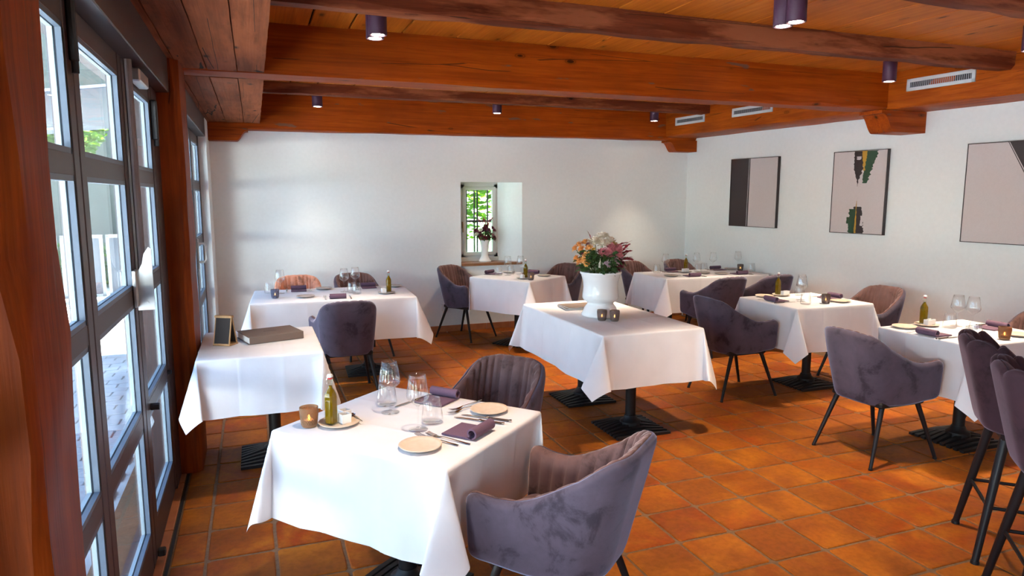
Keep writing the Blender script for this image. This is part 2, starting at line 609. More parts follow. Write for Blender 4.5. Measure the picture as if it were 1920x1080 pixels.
def tile_mb(seed, ox=0, oy=0, dz=0.0, mb=None):
    mb = mb or MB()
    o = tile_verts(seed)
    c = 0.965
    rs = [[Vector((ox + x, oy + y, -0.010)) for x, y in o], [Vector((ox + x, oy + y, -0.0035 + dz)) for x, y in o],
          [Vector((ox + x * c, oy + y * c, dz)) for x, y in o]]
    mb.rings(rs)
    return mb
tile_meshes = [tile_mb(k).mesh('tile', M['tile']) for k in range(8)]
# cut tiles along the drainage slot
def cut_mesh(k):
    r = random.Random(100 + k)
    mb = MB()
    w0, w1, h = -0.418, TX - 8 * P - 0.0075, P / 2 - 0.0075
    o = [(w0 + r.uniform(0, .003), -h), (w1, -h + r.uniform(-.002, .002)), (w1 + r.uniform(-.002, .002), h), (w0 + r.uniform(0, .003), h)]
    cx = (w0 + w1) / 2
    mb.rings([[Vector((x, y, -0.010)) for x, y in o], [Vector((x, y, -0.0035)) for x, y in o], [Vector((cx + (x - cx) * .95, y * .97, 0)) for x, y in o]])
    return mb.mesh('tile', M['tile'])
cuts = [cut_mesh(k) for k in range(4)]
for i in range(-19, 16):
    y = TY + i * P + P / 2
    if y > BW - 0.16:
        continue
    if 1.6 < y:
        o = bpy.data.objects.new('tile', cuts[i % 4])
        o.parent = floor
        o.location = (0, y, -0.0005)
        COL.objects.link(o)
rest = MB()
for n, (_, _, x0, y0) in enumerate(cells):
    if n < 278:
        o = bpy.data.objects.new('tile', tile_meshes[rnd.randrange(8)])
        o.parent = floor
        o.location = (x0 + P / 2, y0 + P / 2, rnd.uniform(-0.0012, 0.0))
        o.rotation_euler = (0, 0, rnd.choice((0, pi / 2, pi, -pi / 2)))
        COL.objects.link(o)
    else:
        tile_mb(rnd.randrange(8), x0 + P / 2, y0 + P / 2, 0, rest)
if rest.v:
    tag(rest.obj('tile_remainder', M['tile'], floor), kind='stuff')
# drainage slot and threshold strip along the glass doors
tag(MB().box((-0.437, -2.9, -0.006), (-0.424, BW, 0.001)).obj('trim_1', M['door_dark']), kind=STRUCT)
th = MB()
y = -2.4
while y < 7.2:
    th.cbox((-0.560, y + 0.004, -0.006), (-0.443, y + 0.590, 0.002), 0.003)
    y += 0.594
tag(th.obj('trim_2', M['skirt']), kind=STRUCT)

# back wall with the window niche
NX0, NX1, NZ0, NZ1, NY = 2.285, 3.062, 0.78, 1.775, 8.10
b = MB()
b.box((-0.9, BW, -0.1), (NX0, BW + 0.34, 2.9)).box((NX1, BW, -0.1), (6.4, BW + 0.34, 2.9))
b.box((NX0, BW, -0.1), (NX1, BW + 0.34, NZ0)).box((NX0, BW, NZ1), (NX1, BW + 0.34, 2.9))
# splayed reveal on the right of the niche
b.prism([(NX1, BW + 0.001), (NX1, BW + 0.34), (2.80, BW + 0.34), (2.835, NY)], NZ0, NZ1)
b.prism([(NX0, BW + 0.001), (2.362, NY), (2.362, BW + 0.34), (NX0, BW + 0.34)], NZ0, NZ1)
tag(b.obj('wall_back', M['plaster']), kind=STRUCT)
# right wall
b = MB()
b.prism([(rwx(BW + 0.1), BW + 0.1), (rwx(-3.2), -3.2), (rwx(-3.2) + 0.3, -3.2), (rwx(BW + 0.1) + 0.3, BW + 0.1)], -0.1, 2.9)
tag(b.obj('wall_right', M['plaster']), kind=STRUCT)
# rear wall behind the camera
b = MB().box((-0.9, -3.3, -0.1), (2.4, -3.0, 2.9)).box((3.4, -3.3, -0.1), (6.6, -3.0, 2.9))
b.box((2.4, -3.3, -0.1), (3.4, -3.0, 0.9)).box((2.4, -3.3, 2.1), (3.4, -3.0, 2.9))
tag(b.obj('wall_rear', M['plaster']), kind=STRUCT)
b = MB()
for k in range(1, 3):
    b.cbox((1.37 + k * 1.0, -3.14, 0.9), (1.43 + k * 1.0, -3.08, 2.1), 0.004)
b.cbox((2.4, -3.139, 0.9), (3.4, -3.081, 0.96), 0.004).cbox((2.4, -3.139, 2.04), (3.4, -3.081, 2.1), 0.004)
w2 = tag(b.obj('window_2', M['white_frame']), kind=STRUCT)  # unseen window, added to let daylight in from behind
for k in range(1, 2):
    MB().box((1.43 + k, -3.113, 0.96), (2.37 + k, -3.107, 2.04)).obj('pane', M['pane_clear'], w2)
# left wall: piers and the strip above the doors
b = MB()
b.box((-0.80, -3.2, 2.36), (-0.58, BW + 0.1, 2.9))
b.box((-0.80, 7.29, -0.1), (-0.40, BW + 0.05, 2.36))
b.box((-0.80, -3.2, -0.1), (-0.40, -2.4, 2.36))
tag(b.obj('wall_left', M['plaster']), kind=STRUCT)
# skirting
b = MB()
x = -0.40
while x < 5.35:
    b.cbox((x + 0.002, BW - 0.012, 0), (min(x + 0.3, 5.40) - 0.002, BW, 0.075), 0.002)
    x += 0.3
tag(b.obj('baseboard_back', M['skirt']), kind=STRUCT)
b = MB()
ang = atan2(-0.0682, 1)
Mr = Matrix.Translation((rwx(BW), BW, 0)) @ Matrix.Rotation(pi + atan2(0.0682, 1), 4, 'Z')
y = 0.02
while y < 9.0:
    b.cbox((0, y + 0.002, 0), (0.012, y + 0.298, 0.075), 0.002, M=Mr)
    y += 0.3
tag(b.obj('baseboard_right', M['skirt']), kind=STRUCT)

# ceiling: backing + single planks running away from the camera
CZ = 2.655
ceil = tag(MB().box((-0.9, -3.2, CZ + 0.022), (6.6, BW + 0.3, CZ + 0.25)).obj('ceiling', M['dark_void']), kind=STRUCT)
px_ = [-0.58, -0.25, 0.05, 0.37, 0.612, 0.95, 1.313, 1.618, 1.963]
while px_[-1] < 6.0:
    px_.append(px_[-1] + rnd.uniform(0.27, 0.36))
for a, c in zip(px_[:-1], px_[1:]):
    g = 0.006 if c < 1.2 else 0.002
    z = CZ + rnd.uniform(-0.002, 0.002)
    MB().cbox((a + g, -2.99, z), (c - g, BW, CZ + 0.02), 0.003).obj('plank', M['plank'], ceil)


def beam(name, x0, x1, y0, y1, z0, z1, mat, axis='x', seed=1, jit=0.006, ch=0.018, M4=None, n=26, sag=0.0):
    r = random.Random(seed)
    rs = []
    for i in range(n + 1):
        t = i / n
        c = ch * r.uniform(0.5, 1.5)
        j = [r.uniform(-jit, jit) for _ in range(8)]
        if axis == 'x':
            X = x0 + (x1 - x0) * t
            zz0 = z0 + sag * (1 - t)
            sec = [(y0 + c, zz0), (y1 - c, zz0), (y1, zz0 + c), (y1, z1), (y0, z1), (y0, zz0 + c)]
            rs.append([Vector((X, sec[k][0] + (j[k] if k not in (3, 4) else 0), sec[k][1] + (j[(k + 3) % 8] if k not in (3, 4) else 0))) for k in range(6)])
        elif axis == 'y':
            Y = y0 + (y1 - y0) * t
            sec = [(x0 + c, z0), (x1 - c, z0), (x1, z0 + c), (x1, z1), (x0, z1), (x0, z0 + c)]
            rs.append([Vector((sec[k][0] + (j[k] if k not in (3, 4) else 0), Y, sec[k][1] + (j[(k + 3) % 8] if k not in (3, 4) else 0))) for k in range(6)])
        else:
            Z = z0 + (z1 - z0) * t
            sec = [(x0 + c, y0), (x1 - c, y0), (x1, y0 + c), (x1, y1 - c), (x1 - c, y1), (x0 + c, y1), (x0, y1 - c), (x0, y0 + c)]
            rs.append([Vector((sec[k][0] + j[k], sec[k][1] + j[(k + 3) % 8], Z)) for k in range(8)])
    mb = MB().rings(rs, M=M4)
    o = mb.obj(name, mat, smooth=True)
    return tag(o, kind=STRUCT)


beam('ceiling_beam', -0.60, 5.64, 4.56, 4.80, 2.352, CZ + 0.01, M['beam_x'], seed=3, jit=0.004)
beam('ceiling_beam', -0.60, 5.42, 7.66, 7.85, 2.322, CZ + 0.01, M['beam_x'], seed=5, jit=0.004, sag=-0.036)
beam('ceiling_beam', -0.60, 5.80, 1.36, 1.60, 2.352, CZ + 0.01, M['beam_x'], seed=8, jit=0.004)
for k, (y, zb, wd) in enumerate(((2.43, 2.535, 0.15), (3.55, 2.532, 0.145), (5.85, 2.55, 0.14), (6.84, 2.562, 0.15), (0.4, 2.53, 0.15))):
    beam('ceiling_joist', 0.08, rwx(y) - 0.46, y, y + wd, zb, CZ + 0.005, M['joist'], seed=20 + k, jit=0.006, ch=0.022)
# wall plate along the right wall
Mp = Matrix.Translation((rwx(BW), BW, 0)) @ Matrix.Rotation(pi + atan2(0.0682, 1), 4, 'Z')
beam('wall_plate_beam', 0.0, 0.475, -0.02, 10.5, 2.352, CZ + 0.01, M['beam_y'], axis='y', seed=31, jit=0.003, ch=0.012, M4=Mp, n=40)


def corbel(x_wall, reach, y0, y1, zt, zb, sgn, mat):
    """console under a beam end: ogee nose"""
    pr = [(0, zt), (0, zb), (reach * 0.70, zb)]
    for k in range(9):
        t = k / 8
        pr.append((reach * (0.70 + 0.25 * t), zb + (zt - zb - 0.03) * (0.5 - 0.5 * cos(pi * t)) * 1.0))
    pr += [(reach * 0.95, zt - 0.03), (reach, zt - 0.028), (reach, zt)]
    n = len(pr)
    mb = MB()
    vs_ = [(x_wall + sgn * d, y0, z) for d, z in pr] + [(x_wall + sgn * d, y1, z) for d, z in pr]
    mb.add(vs_, [tuple(range(n)), tuple(reversed(range(n, 2 * n)))] + [(i, (i + 1) % n, n + (i + 1) % n, n + i) for i in range(n)])
    return tag(mb.obj('corbel', mat), kind=STRUCT)


corbel(rwx(4.6), 0.53, 4.56, 4.80, 2.352, 2.168, -1, M['beam_x'])
corbel(rwx(7.7), 0.42, 7.66, BW, 2.322, 2.178, -1, M['beam_x'])
corbel(-0.40, 0.38, 7.66, BW, 2.30, 2.172, 1, M['beam_x'])

# weathered soffit boards over the glass doors
def soffit(y0, y1, z):
    root = tag(MB().box((-0.60, y0, z + 0.035), (0.085, y1, CZ)).obj('soffit_backing', M['soffit']), kind=STRUCT)
    for k, (a, c) in enumerate(((-0.60, -0.375), (-0.375, -0.222), (-0.222, -0.055), (-0.055, 0.10))):
        r = random.Random(k + int(y0 * 10))
        rs = []
        for i in range(19):
            Y = y0 + (y1 - y0) * i / 18
            j = [r.uniform(-0.003, 0.003) for _ in range(4)]
            rs.append([Vector((a + 0.0025 + j[0] * .5, Y, z + j[1])), Vector((c - 0.0025 + j[2] * .5, Y, z + j[3])),
                       Vector((c - 0.002, Y, z + 0.036)), Vector((a + 0.002, Y, z + 0.036))])
        MB().rings(rs).obj('board', M['soffit'], root)
soffit(1.60, 4.56, 2.358)
soffit(4.80, 7.66, 2.352)
soffit(-2.9, 1.36, 2.358)

# wooden posts between the door bays
for nm, (y0, y1, x1, sd) in enumerate(((4.27, 4.70, -0.352, 4), (1.33, 1.60, -0.362, 6), (-2.4, -2.1, -0.40, 9))):
    beam('wooden_post', -0.66, x1, y0, y1, 0.0, 2.36, M['post'], axis='z', seed=sd, jit=0.004, ch=0.03, n=14)

# ------------------------------------------------------------------ glass doors
DX = -0.47       # inner face
DT = 0.045
RAILS = [(0.03, 0.19), (0.655, 0.725), (1.178, 1.248), (1.672, 1.74), (2.09, 2.17)]

def leaf(n, y0, y1, st0=0.07, st1=0.07):
    fr = MB()
    fr.cbox((DX - DT, y0, 0.03), (DX, y0 + st0, 2.17), 0.005)
    fr.cbox((DX - DT, y1 - st1, 0.03), (DX, y1, 2.17), 0.005)
    root = tag(fr.obj('door_%d' % n, M['door_metal']), kind=STRUCT)
    a, c = y0 + st0, y1 - st1
    for z0, z1 in RAILS:
        MB().cbox((DX - DT, a - 0.001, z0), (DX - 0.002, c + 0.001, z1), 0.005).obj('rail', M['door_metal'], root)
    for (p, q) in zip(RAILS[:-1], RAILS[1:]):
        z0, z1 = p[1], q[0]
        MB().box((DX - 0.024, a, z0), (DX - 0.019, c, z1)).obj('pane', M['pane'], root)
        for nm, d0, d1, mt in (('glazing_bead', 0.0185, 0.003, 'door_bead'), ('outer_frame', 0.038, 0.0245, 'door_outer')):
            bd = MB()
            bd.box((DX - d0, a - 0.004, z0 - 0.004), (DX - d1, a + 0.012, z1 + 0.004))
            bd.box((DX - d0, c - 0.012, z0 - 0.004), (DX - d1, c + 0.004, z1 + 0.004))
            bd.box((DX - d0, a, z0 - 0.004), (DX - d1, c, z0 + 0.012))
            bd.box((DX - d0, a, z1 - 0.012), (DX - d1, c, z1 + 0.004))
            bd.obj(nm, M[mt], root)
        ga = MB()
        for e in (0.0035,):
            ga.box((DX - 0.004, a, z0 + 0.012), (DX - 0.001, a + 0.003, z1 - 0.012))
            ga.box((DX - 0.004, c - 0.003, z0 + 0.012), (DX - 0.001, c, z1 - 0.012))
        ga.obj('gasket', M['door_dark'], root)
    return root

def bay_frame(name, y0, y1):
    b = MB()
    b.cbox((-0.66, y0, 2.175), (-0.405, y1, 2.365), 0.004)           # header box
    b.box((-0.60, y0, 0.0), (-0.47, y0 + 0.035, 2.175))
    b.box((-0.60, y1 - 0.035, 0.0), (-0.47, y1, 2.175))
    b.box((-0.60, y0, 0.0), (-0.48, y1, 0.028))
    tag(b.obj(name, M['door_metal']), kind=STRUCT)

bay_frame('door_frame', 1.60, 4.27)
d1 = leaf(1, 1.640, 2.352)
d2 = leaf(2, 2.360, 3.180)
d3 = leaf(3, 3.190, 4.050, 0.10, 0.09)
tag(MB().box((-0.60, 4.055, 0.0), (-0.47, 4.24, 2.175)).obj('door_jamb', M['door_metal']), kind=STRUCT)
bay_frame('door_frame', 4.70, 7.29)
d4 = leaf(4, 4.740, 5.560)
d5 = leaf(5, 5.570, 6.390)
d6 = leaf(6, 6.400, 7.250)
bay_frame('door_frame', -2.1, 1.33)
for k in range(4):
    leaf(7 + k, -2.06 + k * 0.84, -2.06 + k * 0.84 + 0.83)

# door hardware: espagnolette rod, long handle plate, closers
MB().rod((DX + 0.022, 3.205, 1.19), (DX + 0.022, 3.205, 2.16), 0.015, n=12).obj('lock_rod', M['rod'], d3)
b = MB()
b.cbox((DX, 3.085, 1.17), (DX + 0.014, 3.165, 1.32), 0.003)
# blade of the handle stands out from the door, hooked at the top
b.prism([(0.010, 1.155), (0.070, 1.155), (0.070, 1.405), (0.060, 1.412), (0.042, 1.385), (0.034, 1.345), (0.018, 1.315), (0.010, 1.300)], -0.006, 0.006,
        M=Matrix.Translation((DX, 3.125, 0)) @ Matrix(((1, 0, 0, 0), (0, 0, 1, 0), (0, 1, 0, 0), (0, 0, 0, 1))))
b.rod((DX + 0.045, 3.113, 1.185), (DX + 0.045, 3.137, 1.185), 0.006, n=8)
b.rod((DX + 0.045, 3.113, 1.225), (DX + 0.045, 3.137, 1.225), 0.006, n=8)
b.obj('handle', M['steel'], d3)
MB().cbox((DX, 3.36, 2.10), (DX + 0.045, 3.62, 2.155), 0.006).obj('door_closer', M['steel'], d3)
b = MB().cbox((DX, 2.315, 1.995), (DX + 0.022, 2.345, 2.17), 0.006)
b.rod((DX + 0.012, 2.330, 1.965), (DX + 0.012, 2.330, 2.0), 0.010)
b.obj('top_bolt', M['door_dark'], d1)
b = MB().cbox((DX, 3.98, 1.90), (DX + 0.03, 4.02, 2.10), 0.005)
b.rod((DX + 0.018, 4.0, 1.87), (DX + 0.018, 4.0, 1.90), 0.012)
b.obj('top_bolt', M['door_dark'], d3)
MB().rod((DX, 3.32, 0.69), (DX + 0.035, 3.32, 0.69), 0.016).obj('knob', M['door_dark'], d3)
MB().rod((DX, 3.96, 0.69), (DX + 0.02, 3.96, 0.69), 0.012).obj('knob', M['door_dark'], d3)
MB().cbox((DX, 3.22, 0.03), (DX + 0.03, 3.26, 0.06), 0.004).obj('floor_bolt', M['door_dark'], d3)
MB().tube([(DX - 0.0, 6.44, 1.05), (DX + 0.05, 6.44, 1.05), (DX + 0.065, 6.44, 1.07), (DX + 0.065, 6.44, 1.19), (DX + 0.05, 6.44, 1.21), (DX - 0.0, 6.44, 1.21)], 0.010).obj('handle', M['white_plastic'], d6)
MB().cbox((DX - 0.004, 6.415, 0.99), (DX + 0.010, 6.465, 1.25), 0.003).obj('handle_plate', M['steel'], d6)

# ------------------------------------------------------------------ niche window
wb = MB()
FY = NY
wb.box((2.362, FY, 0.86), (2.405, FY + 0.05, 1.75)).box((2.79, FY, 0.86), (2.838, FY + 0.05, 1.75))
wb.box((2.362, FY, 0.86), (2.838, FY + 0.05, 0.905)).box((2.362, FY, 1.705), (2.838, FY + 0.05, 1.775))
win = tag(wb.obj('window_1', M['white_frame']), kind=STRUCT)
sb = MB()
sb.cbox((2.385, FY - 0.022, 0.885), (2.422, FY + 0.03, 1.722), 0.004).cbox((2.762, FY - 0.022, 0.885), (2.808, FY + 0.03, 1.722), 0.004)
sb.cbox((2.385, FY - 0.021, 0.885), (2.808, FY + 0.03, 0.925), 0.004).cbox((2.385, FY - 0.021, 1.682), (2.808, FY + 0.03, 1.722), 0.004)
sb.obj('sash', M['white_frame'], win)
MB().box((2.42, FY + 0.010, 0.92), (2.765, FY + 0.014, 1.685)).obj('pane', M['pane_clear'], win)
hb = MB().cbox((2.366, FY - 0.034, 1.22), (2.382, FY - 0.02, 1.30), 0.002).cbox((2.367, FY - 0.055, 1.17), (2.380, FY - 0.04, 1.28), 0.003)
hb.obj('handle', M['brass'], win)
gb = MB()
for x in (2.482, 2.585, 2.625, 2.76):
    gb.box((x - 0.008, FY + 0.16, 0.80), (x + 0.008, FY + 0.18, 1.80))
gb.box((2.36, FY + 0.158, 1.285), (2.84, FY + 0.182, 1.31))
gb.obj('iron_grille', M['door_dark'], win)
b = MB().box((2.35, NY - 0.02, NZ0 - 0.01), (2.84, NY + 0.06, 0.862))
b.obj('window_apron', M['white_frame'], win)
sl = MB().prism([(NX0 + 0.001, BW - 0.02), (NX1 - 0.001, BW - 0.02), (NX1 - 0.004, BW + 0.01), (2.842, NY - 0.019), (2.355, NY - 0.019), (NX0 + 0.004, BW + 0.01)], NZ0, NZ0 + 0.032)
tag(sl.obj('trim_3', M['sill_wood']), kind=STRUCT)

# ------------------------------------------------------------------ outside
tag(MB().box((-40, -30, -0.35), (-0.66, 40, -0.06)).obj('ground', M['paver']), kind=STRUCT)
M['lawn'] = speckle('green_lawn', (0.035, 0.075, 0.012), (0.06, 0.12, 0.02), 9, 0.9)
tag(MB().box((-0.66, 8.3, -0.35), (30, 40, -0.06)).obj('lawn_ground', M['lawn']), kind=STRUCT)
pv = MB()
y = 0.5
k = 0
while y < 8.0:
    x = -3.6 + (0.1 if k % 2 else 0)
    while x < -0.95:
        pv.cbox((x + 0.006, y + 0.006, -0.06), (x + 0.194, y + 0.134, -0.045 + rnd.uniform(0, 0.006)), 0.004)
        x += 0.2
    y += 0.14
    k += 1
M['cobble'] = speckle('grey_cobble', (0.32, 0.33, 0.35), (0.42, 0.43, 0.45), 5, 0.8)
tag(pv.obj('terrace_cobbles', M['cobble']), kind='stuff')
# roof over the building, so that the sun stays out of the room
tag(MB().box((-1.0, -3.6, 2.92), (6.9, 9.4, 3.05)).obj('roof', M['dark_void']), kind=STRUCT)


def leaf_cloud(cx, cy, cz, rx, ry, rz_, n, s, seed):
    r = random.Random(seed)
    mb = MB()
    for _ in range(n):
        while True:
            p = Vector((r.uniform(-1, 1), r.uniform(-1, 1), r.uniform(-1, 1)))
            if 0.35 < p.length < 1:
                break
        p = Vector((cx + p.x * rx, cy + p.y * ry, cz + p.z * rz_))
        q = Matrix.Rotation(r.uniform(0, 6.28), 3, 'Z') @ Matrix.Rotation(r.uniform(-1.2, 1.2), 3, 'X')
        k = s * r.uniform(0.6, 1.3)
        mb.add([p + q @ Vector(v) * k for v in ((-0.5, 0, 0), (0, -0.28, 0.05), (0.5, 0, 0), (0, 0.28, 0.05))], [(0, 1, 2, 3)])
    return mb


for k, (cx, cy, cz, rx, rz_, lb) in enumerate(((2.5, 12.2, 2.3, 2.3, 1.7, 'bushy green garden tree behind the niche window bars'),
                                               (6.6, 13.4, 0.8, 1.7, 1.0, 'low green garden bush outside the niche window'),
                                               (-3.3, 13.6, 2.75, 1.0, 0.55, 'green tree outside the upper panes of the glass doors'))):
    t = empty('garden_tree', (cx, cy, -0.06), 0, lb, 'tree')
    tag(leaf_cloud(0, 0, cz, rx, 1.0, rz_, (7000, 4000, 2600)[k], 0.17, 40 + k).obj('foliage', M['foliage'], t), kind='stuff')
    MB().tube([(0, 0, 0), (0.05, 0.02, cz * 0.5), (0, 0, cz)], [0.10, 0.08, 0.05]).obj('trunk', M['bark'], t)
# pale garden wall at the edge of the terrace
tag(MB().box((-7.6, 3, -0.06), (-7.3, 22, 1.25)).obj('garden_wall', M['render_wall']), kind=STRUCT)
t = empty('garden_hedge', (-3.4, 14.6, -0.06), 0, 'low clipped green hedge at the end of the terrace outside the glass doors', 'hedge')
tag(leaf_cloud(0, 0, 0.40, 3.6, 0.5, 0.45, 2600, 0.13, 77).obj('foliage', M['foliage'], t), kind='stuff')
MB().tube([(0, 0, 0), (0, 0, 0.5)], [0.06, 0.04]).obj('trunk', M['bark'], t)
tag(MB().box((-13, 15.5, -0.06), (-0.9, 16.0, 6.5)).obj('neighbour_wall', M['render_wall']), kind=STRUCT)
# corrugated canopy outside the doors
t = empty('terrace_canopy', (-1.95, 9.4, -0.06), 0, 'grey corrugated canopy on an arched bracket outside the glass doors', 'canopy')
mb = MB()
nn = 60
rs = []
for i in range(nn + 1):
    y = -1.7 + 3.6 * i / nn
    z = 2.75 + 0.018 * (1 if i % 2 else -1)
    rs.append([Vector((-0.9, y, z - 0.25)), Vector((0.9, y, z)), Vector((0.9, y, z + 0.01)), Vector((-0.9, y, z - 0.24))])
mb.rings(rs)
mb.obj('corrugated_sheet', M['canopy'], t)
MB().tube([(-0.85, 0, 0.0), (-0.85, 0, 2.5)], 0.03).obj('post', M['outdoor_white'], t)
MB().tube([(-0.85 + 0.7 * (1 - cos(a)), 0, 1.9 + 0.55 * sin(a)) for a in [k * pi / 20 for k in range(11)]], 0.02).obj('arched_bracket', M['outdoor_white'], t)
# white framed terrace screen
t = empty('terrace_screen', (-2.6, 12.6, -0.06), radians(8), 'low white framed garden screen standing outside the glass doors', 'screen')
for k in range(3):
    x = -0.9 + k * 0.62
    mb = MB()
    mb.cbox((x, -0.02, 0.05), (x + 0.05, 0.02, 1.05), 0.004).cbox((x + 0.53, -0.02, 0.05), (x + 0.58, 0.02, 1.05), 0.004)
    mb.cbox((x, -0.02, 1.0), (x + 0.58, 0.02, 1.05), 0.004).cbox((x, -0.02, 0.05), (x + 0.58, 0.02, 0.1), 0.004)
    mb.obj('screen_frame', M['outdoor_white'], t)
    MB().box((x + 0.05, -0.006, 0.1), (x + 0.53, 0.006, 1.0)).obj('screen_panel', M['canopy'], t)

# ------------------------------------------------------------------ ceiling spotlights
LAMP_N = [0]
def spot_fixture(x, y, label, power=1.0, twin=True):
    t = empty('ceiling_spotlight', (x, y, CZ), 0, label, 'lamp', 'tube spotlights on the ceiling')
    for s in ((-1, 1) if twin else (0,)):
        yy = s * 0.047
        tb = MB().lathe([(0.0505, 0.0), (0.0505, -0.153), (0.049, -0.155), (0.043, -0.155), (0.042, -0.150)], 28,
                        Matrix.Translation((0, yy, 0)), cap=False).obj('lamp_tube', M['lamp_body'], t, smooth=True)
        MB().lathe([(0.042, -0.152), (0.034, -0.150)], 24, Matrix.Translation((0, yy, 0)), cap=False).obj('reflector_ring', M['chrome'], tb, smooth='all')
        MB().lathe([(0.0345, -0.1535), (0.0345, -0.1500)], 24, Matrix.Translation((0, yy, 0))).obj('lens', M['lamp_lens'], tb)
    l = bpy.data.lights.new('spot_bulb', 'SPOT')
    l.energy = SPOT_W * power
    l.color = (1.0, 0.80, 0.58)
    l.spot_size = radians(66)
    l.spot_blend = 0.85
    l.shadow_soft_size = 0.045
    lo = bpy.data.objects.new('spot_bulb', l)
    lo.location = (0, 0, -0.166)
    lo.parent = t
    COL.objects.link(lo)
    return t

spot_fixture(0.69, 4.02, 'purple twin tube spotlight on the ceiling above the foreground table and menu table', 0.8)
spot_fixture(2.655, 2.98, 'largest purple twin tube spotlight, cut by the top edge of the photo', 1.6)
spot_fixture(4.70, 4.15, 'single purple tube spotlight beside the nearest white wall vent', 1.25, False)
spot_fixture(4.52, 2.98, 'single purple tube spotlight cut off at the right edge of the photo', 1.7, False)
spot_fixture(0.645, 7.30, 'small purple tube spotlight at the left above the sunlit back wall', 0.35, False)
spot_fixture(2.52, 7.20, 'small purple tube spotlight in the middle above the back wall niche', 0.45, False)
spot_fixture(4.54, 7.28, 'small purple tube spotlight beside the far corner wall vent', 0.45, False)
LBL = ['behind the big beam, left', 'behind the big beam, middle', 'behind the big beam, right', 'above the photo over the foreground table', 'above the photo, rear left', 'above the photo, rear middle', 'above the photo, rear right', 'far behind the camera, middle', 'far behind the camera, right']
for k, (x, y) in enumerate(((0.67, 5.45), (2.6, 5.45), (4.6, 5.45), (0.67, 2.15), (0.67, 0.8), (2.65, 0.8), (4.6, 0.8), (2.65, -1.2), (4.6, -1.2))):
    spot_fixture(x, y, 'purple twin tube spotlight ' + LBL[k], (0.9, 2.3, 1.6, 0.75, 0.5, 0.9, 0.9, 0.9, 0.9)[k])

# wall vents on the right wall plate (faces the room)
def vent(y0, y1, z0, z1, label):
    t = empty('wall_vent', (0, 0, 0), 0, label, 'vent', 'white vents on the wall plate beam')
    yc = (y0 + y1) / 2
    t.location = (rwx(yc) - 0.477, yc, (z0 + z1) / 2)
    t.rotation_euler = (0, 0, atan2(0.0682, 1))
    w, h = (y1 - y0) / 2, (z1 - z0) / 2
    fr = MB()
    fr.cbox((-0.008, -w, -h), (0.004, w, -h + 0.028), 0.002).cbox((-0.008, -w, h - 0.028), (0.004, w, h), 0.002)
    fr.cbox((-0.008, -w, -h), (0.004, -w + 0.028, h), 0.002).cbox((-0.008, w - 0.028, -h), (0.004, w, h), 0.002)
    fr.obj('frame', M['vent_white'], t)
    MB().box((0.0, -w + 0.01, -h + 0.01), (0.003, w - 0.01, h - 0.01)).obj('backing', M['vent_dark'], t)
    sl_ = MB()
    n = 30
    for k in range(n):
        y = -w + 0.03 + (2 * w - 0.06) * (k + 0.5) / n
        sl_.box((-0.0015, y - 0.0028, -h + 0.027), (0.001, y + 0.0028, h - 0.027))
    tag(sl_.obj('slats', M['vent_slat'], t), kind='stuff')
vent(3.826, 4.39, 2.481, 2.580, 'white slatted vent nearest the camera, on the wall beam')
vent(6.925, 7.468, 2.476, 2.570, 'white slatted vent in the far corner of the wall beam')
vent(5.87, 6.468, 2.478, 2.572, 'white slatted vent half hidden behind the big ceiling beam')

# ------------------------------------------------------------------ pictures on the right wall
RA = atan2(0.0682, 1)
def picture(y0, y1, z0, z1, label, fill):
    yc, zc = (y0 + y1) / 2, (z0 + z1) / 2
    t = empty('wall_picture', (rwx(yc) - 0.002, yc, zc), RA, label, 'picture', 'abstract canvases on the right wall')
    w, h = (y1 - y0) / 2 / cos(RA), (z1 - z0) / 2
    fr = MB()
    for a, c in (((-0.036, -w, -h), (0, w, -h + 0.006)), ((-0.036, -w, h - 0.006), (0, w, h)), ((-0.036, -w, -h), (0, -w + 0.006, h)), ((-0.036, w - 0.006, -h), (0, w, h))):
        fr.box(a, c)
    fr.obj('frame', M['paint_black'], t)
    MB().box((-0.032, -w + 0.005, -h + 0.005), (-0.004, w - 0.005, h - 0.005)).obj('canvas', M['canvas'], t)
    fill(t, w, h)

def flat(t, poly, mat, name, d=-0.0326):
    """poly in (u to the viewer's right, v up) on the canvas face"""
    vs_ = [(d, -u, v) for u, v in poly]
    n = len(vs_)
    vs2 = [(d + 0.0008, -u, v) for u, v in poly]
    MB().add(vs_ + vs2, [tuple(range(n)), tuple(reversed(range(n, 2 * n)))] + [(i, (i + 1) % n, n + (i + 1) % n, n + i) for i in range(n)]).obj(name, mat, t)

def fill1(t, w, h):
    e = 0.006
    flat(t, [(-w + e, -h + e), (-w + 2 * w * 0.41, -h + e), (-w + 2 * w * 0.41, h - e), (-w + e, h - e)], M['paint_black'], 'painted_band')
    flat(t, [(-w + 2 * w * 0.385, -h + e), (-w + 2 * w * 0.392, -h + e), (-w + 2 * w * 0.40, h - e), (-w + 2 * w * 0.395, h - e)], M['paint_white'], 'painted_line', -0.0334)
    flat(t, [(-w + 2 * w * 0.41, -h + e), (-w + 2 * w * 0.42, -h + e), (-w + 2 * w * 0.425, h - e), (-w + 2 * w * 0.415, h - e)], M['paint_black'], 'painted_line', -0.0330)

def jag(left, right, v0, v1, n, amp, seed, taper, shift=0.0):
    r = random.Random(seed)
    L_, R_ = [], []
    for i in range(n + 1):
        t = i / n
        v = v0 + (v1 - v0) * t
        k = taper(t)
        c = (left + right) / 2 + shift * t
        hw = (right - left) / 2
        st = r.choice((0, 0, 1)) * amp * 1.5
        L_.append((c - hw * k + r.uniform(-amp, amp) + st * .5, v))
        R_.append((c + hw * k + r.uniform(-amp, amp) - st, v + r.uniform(-amp, amp) * .3))
    return L_ + R_[::-1]

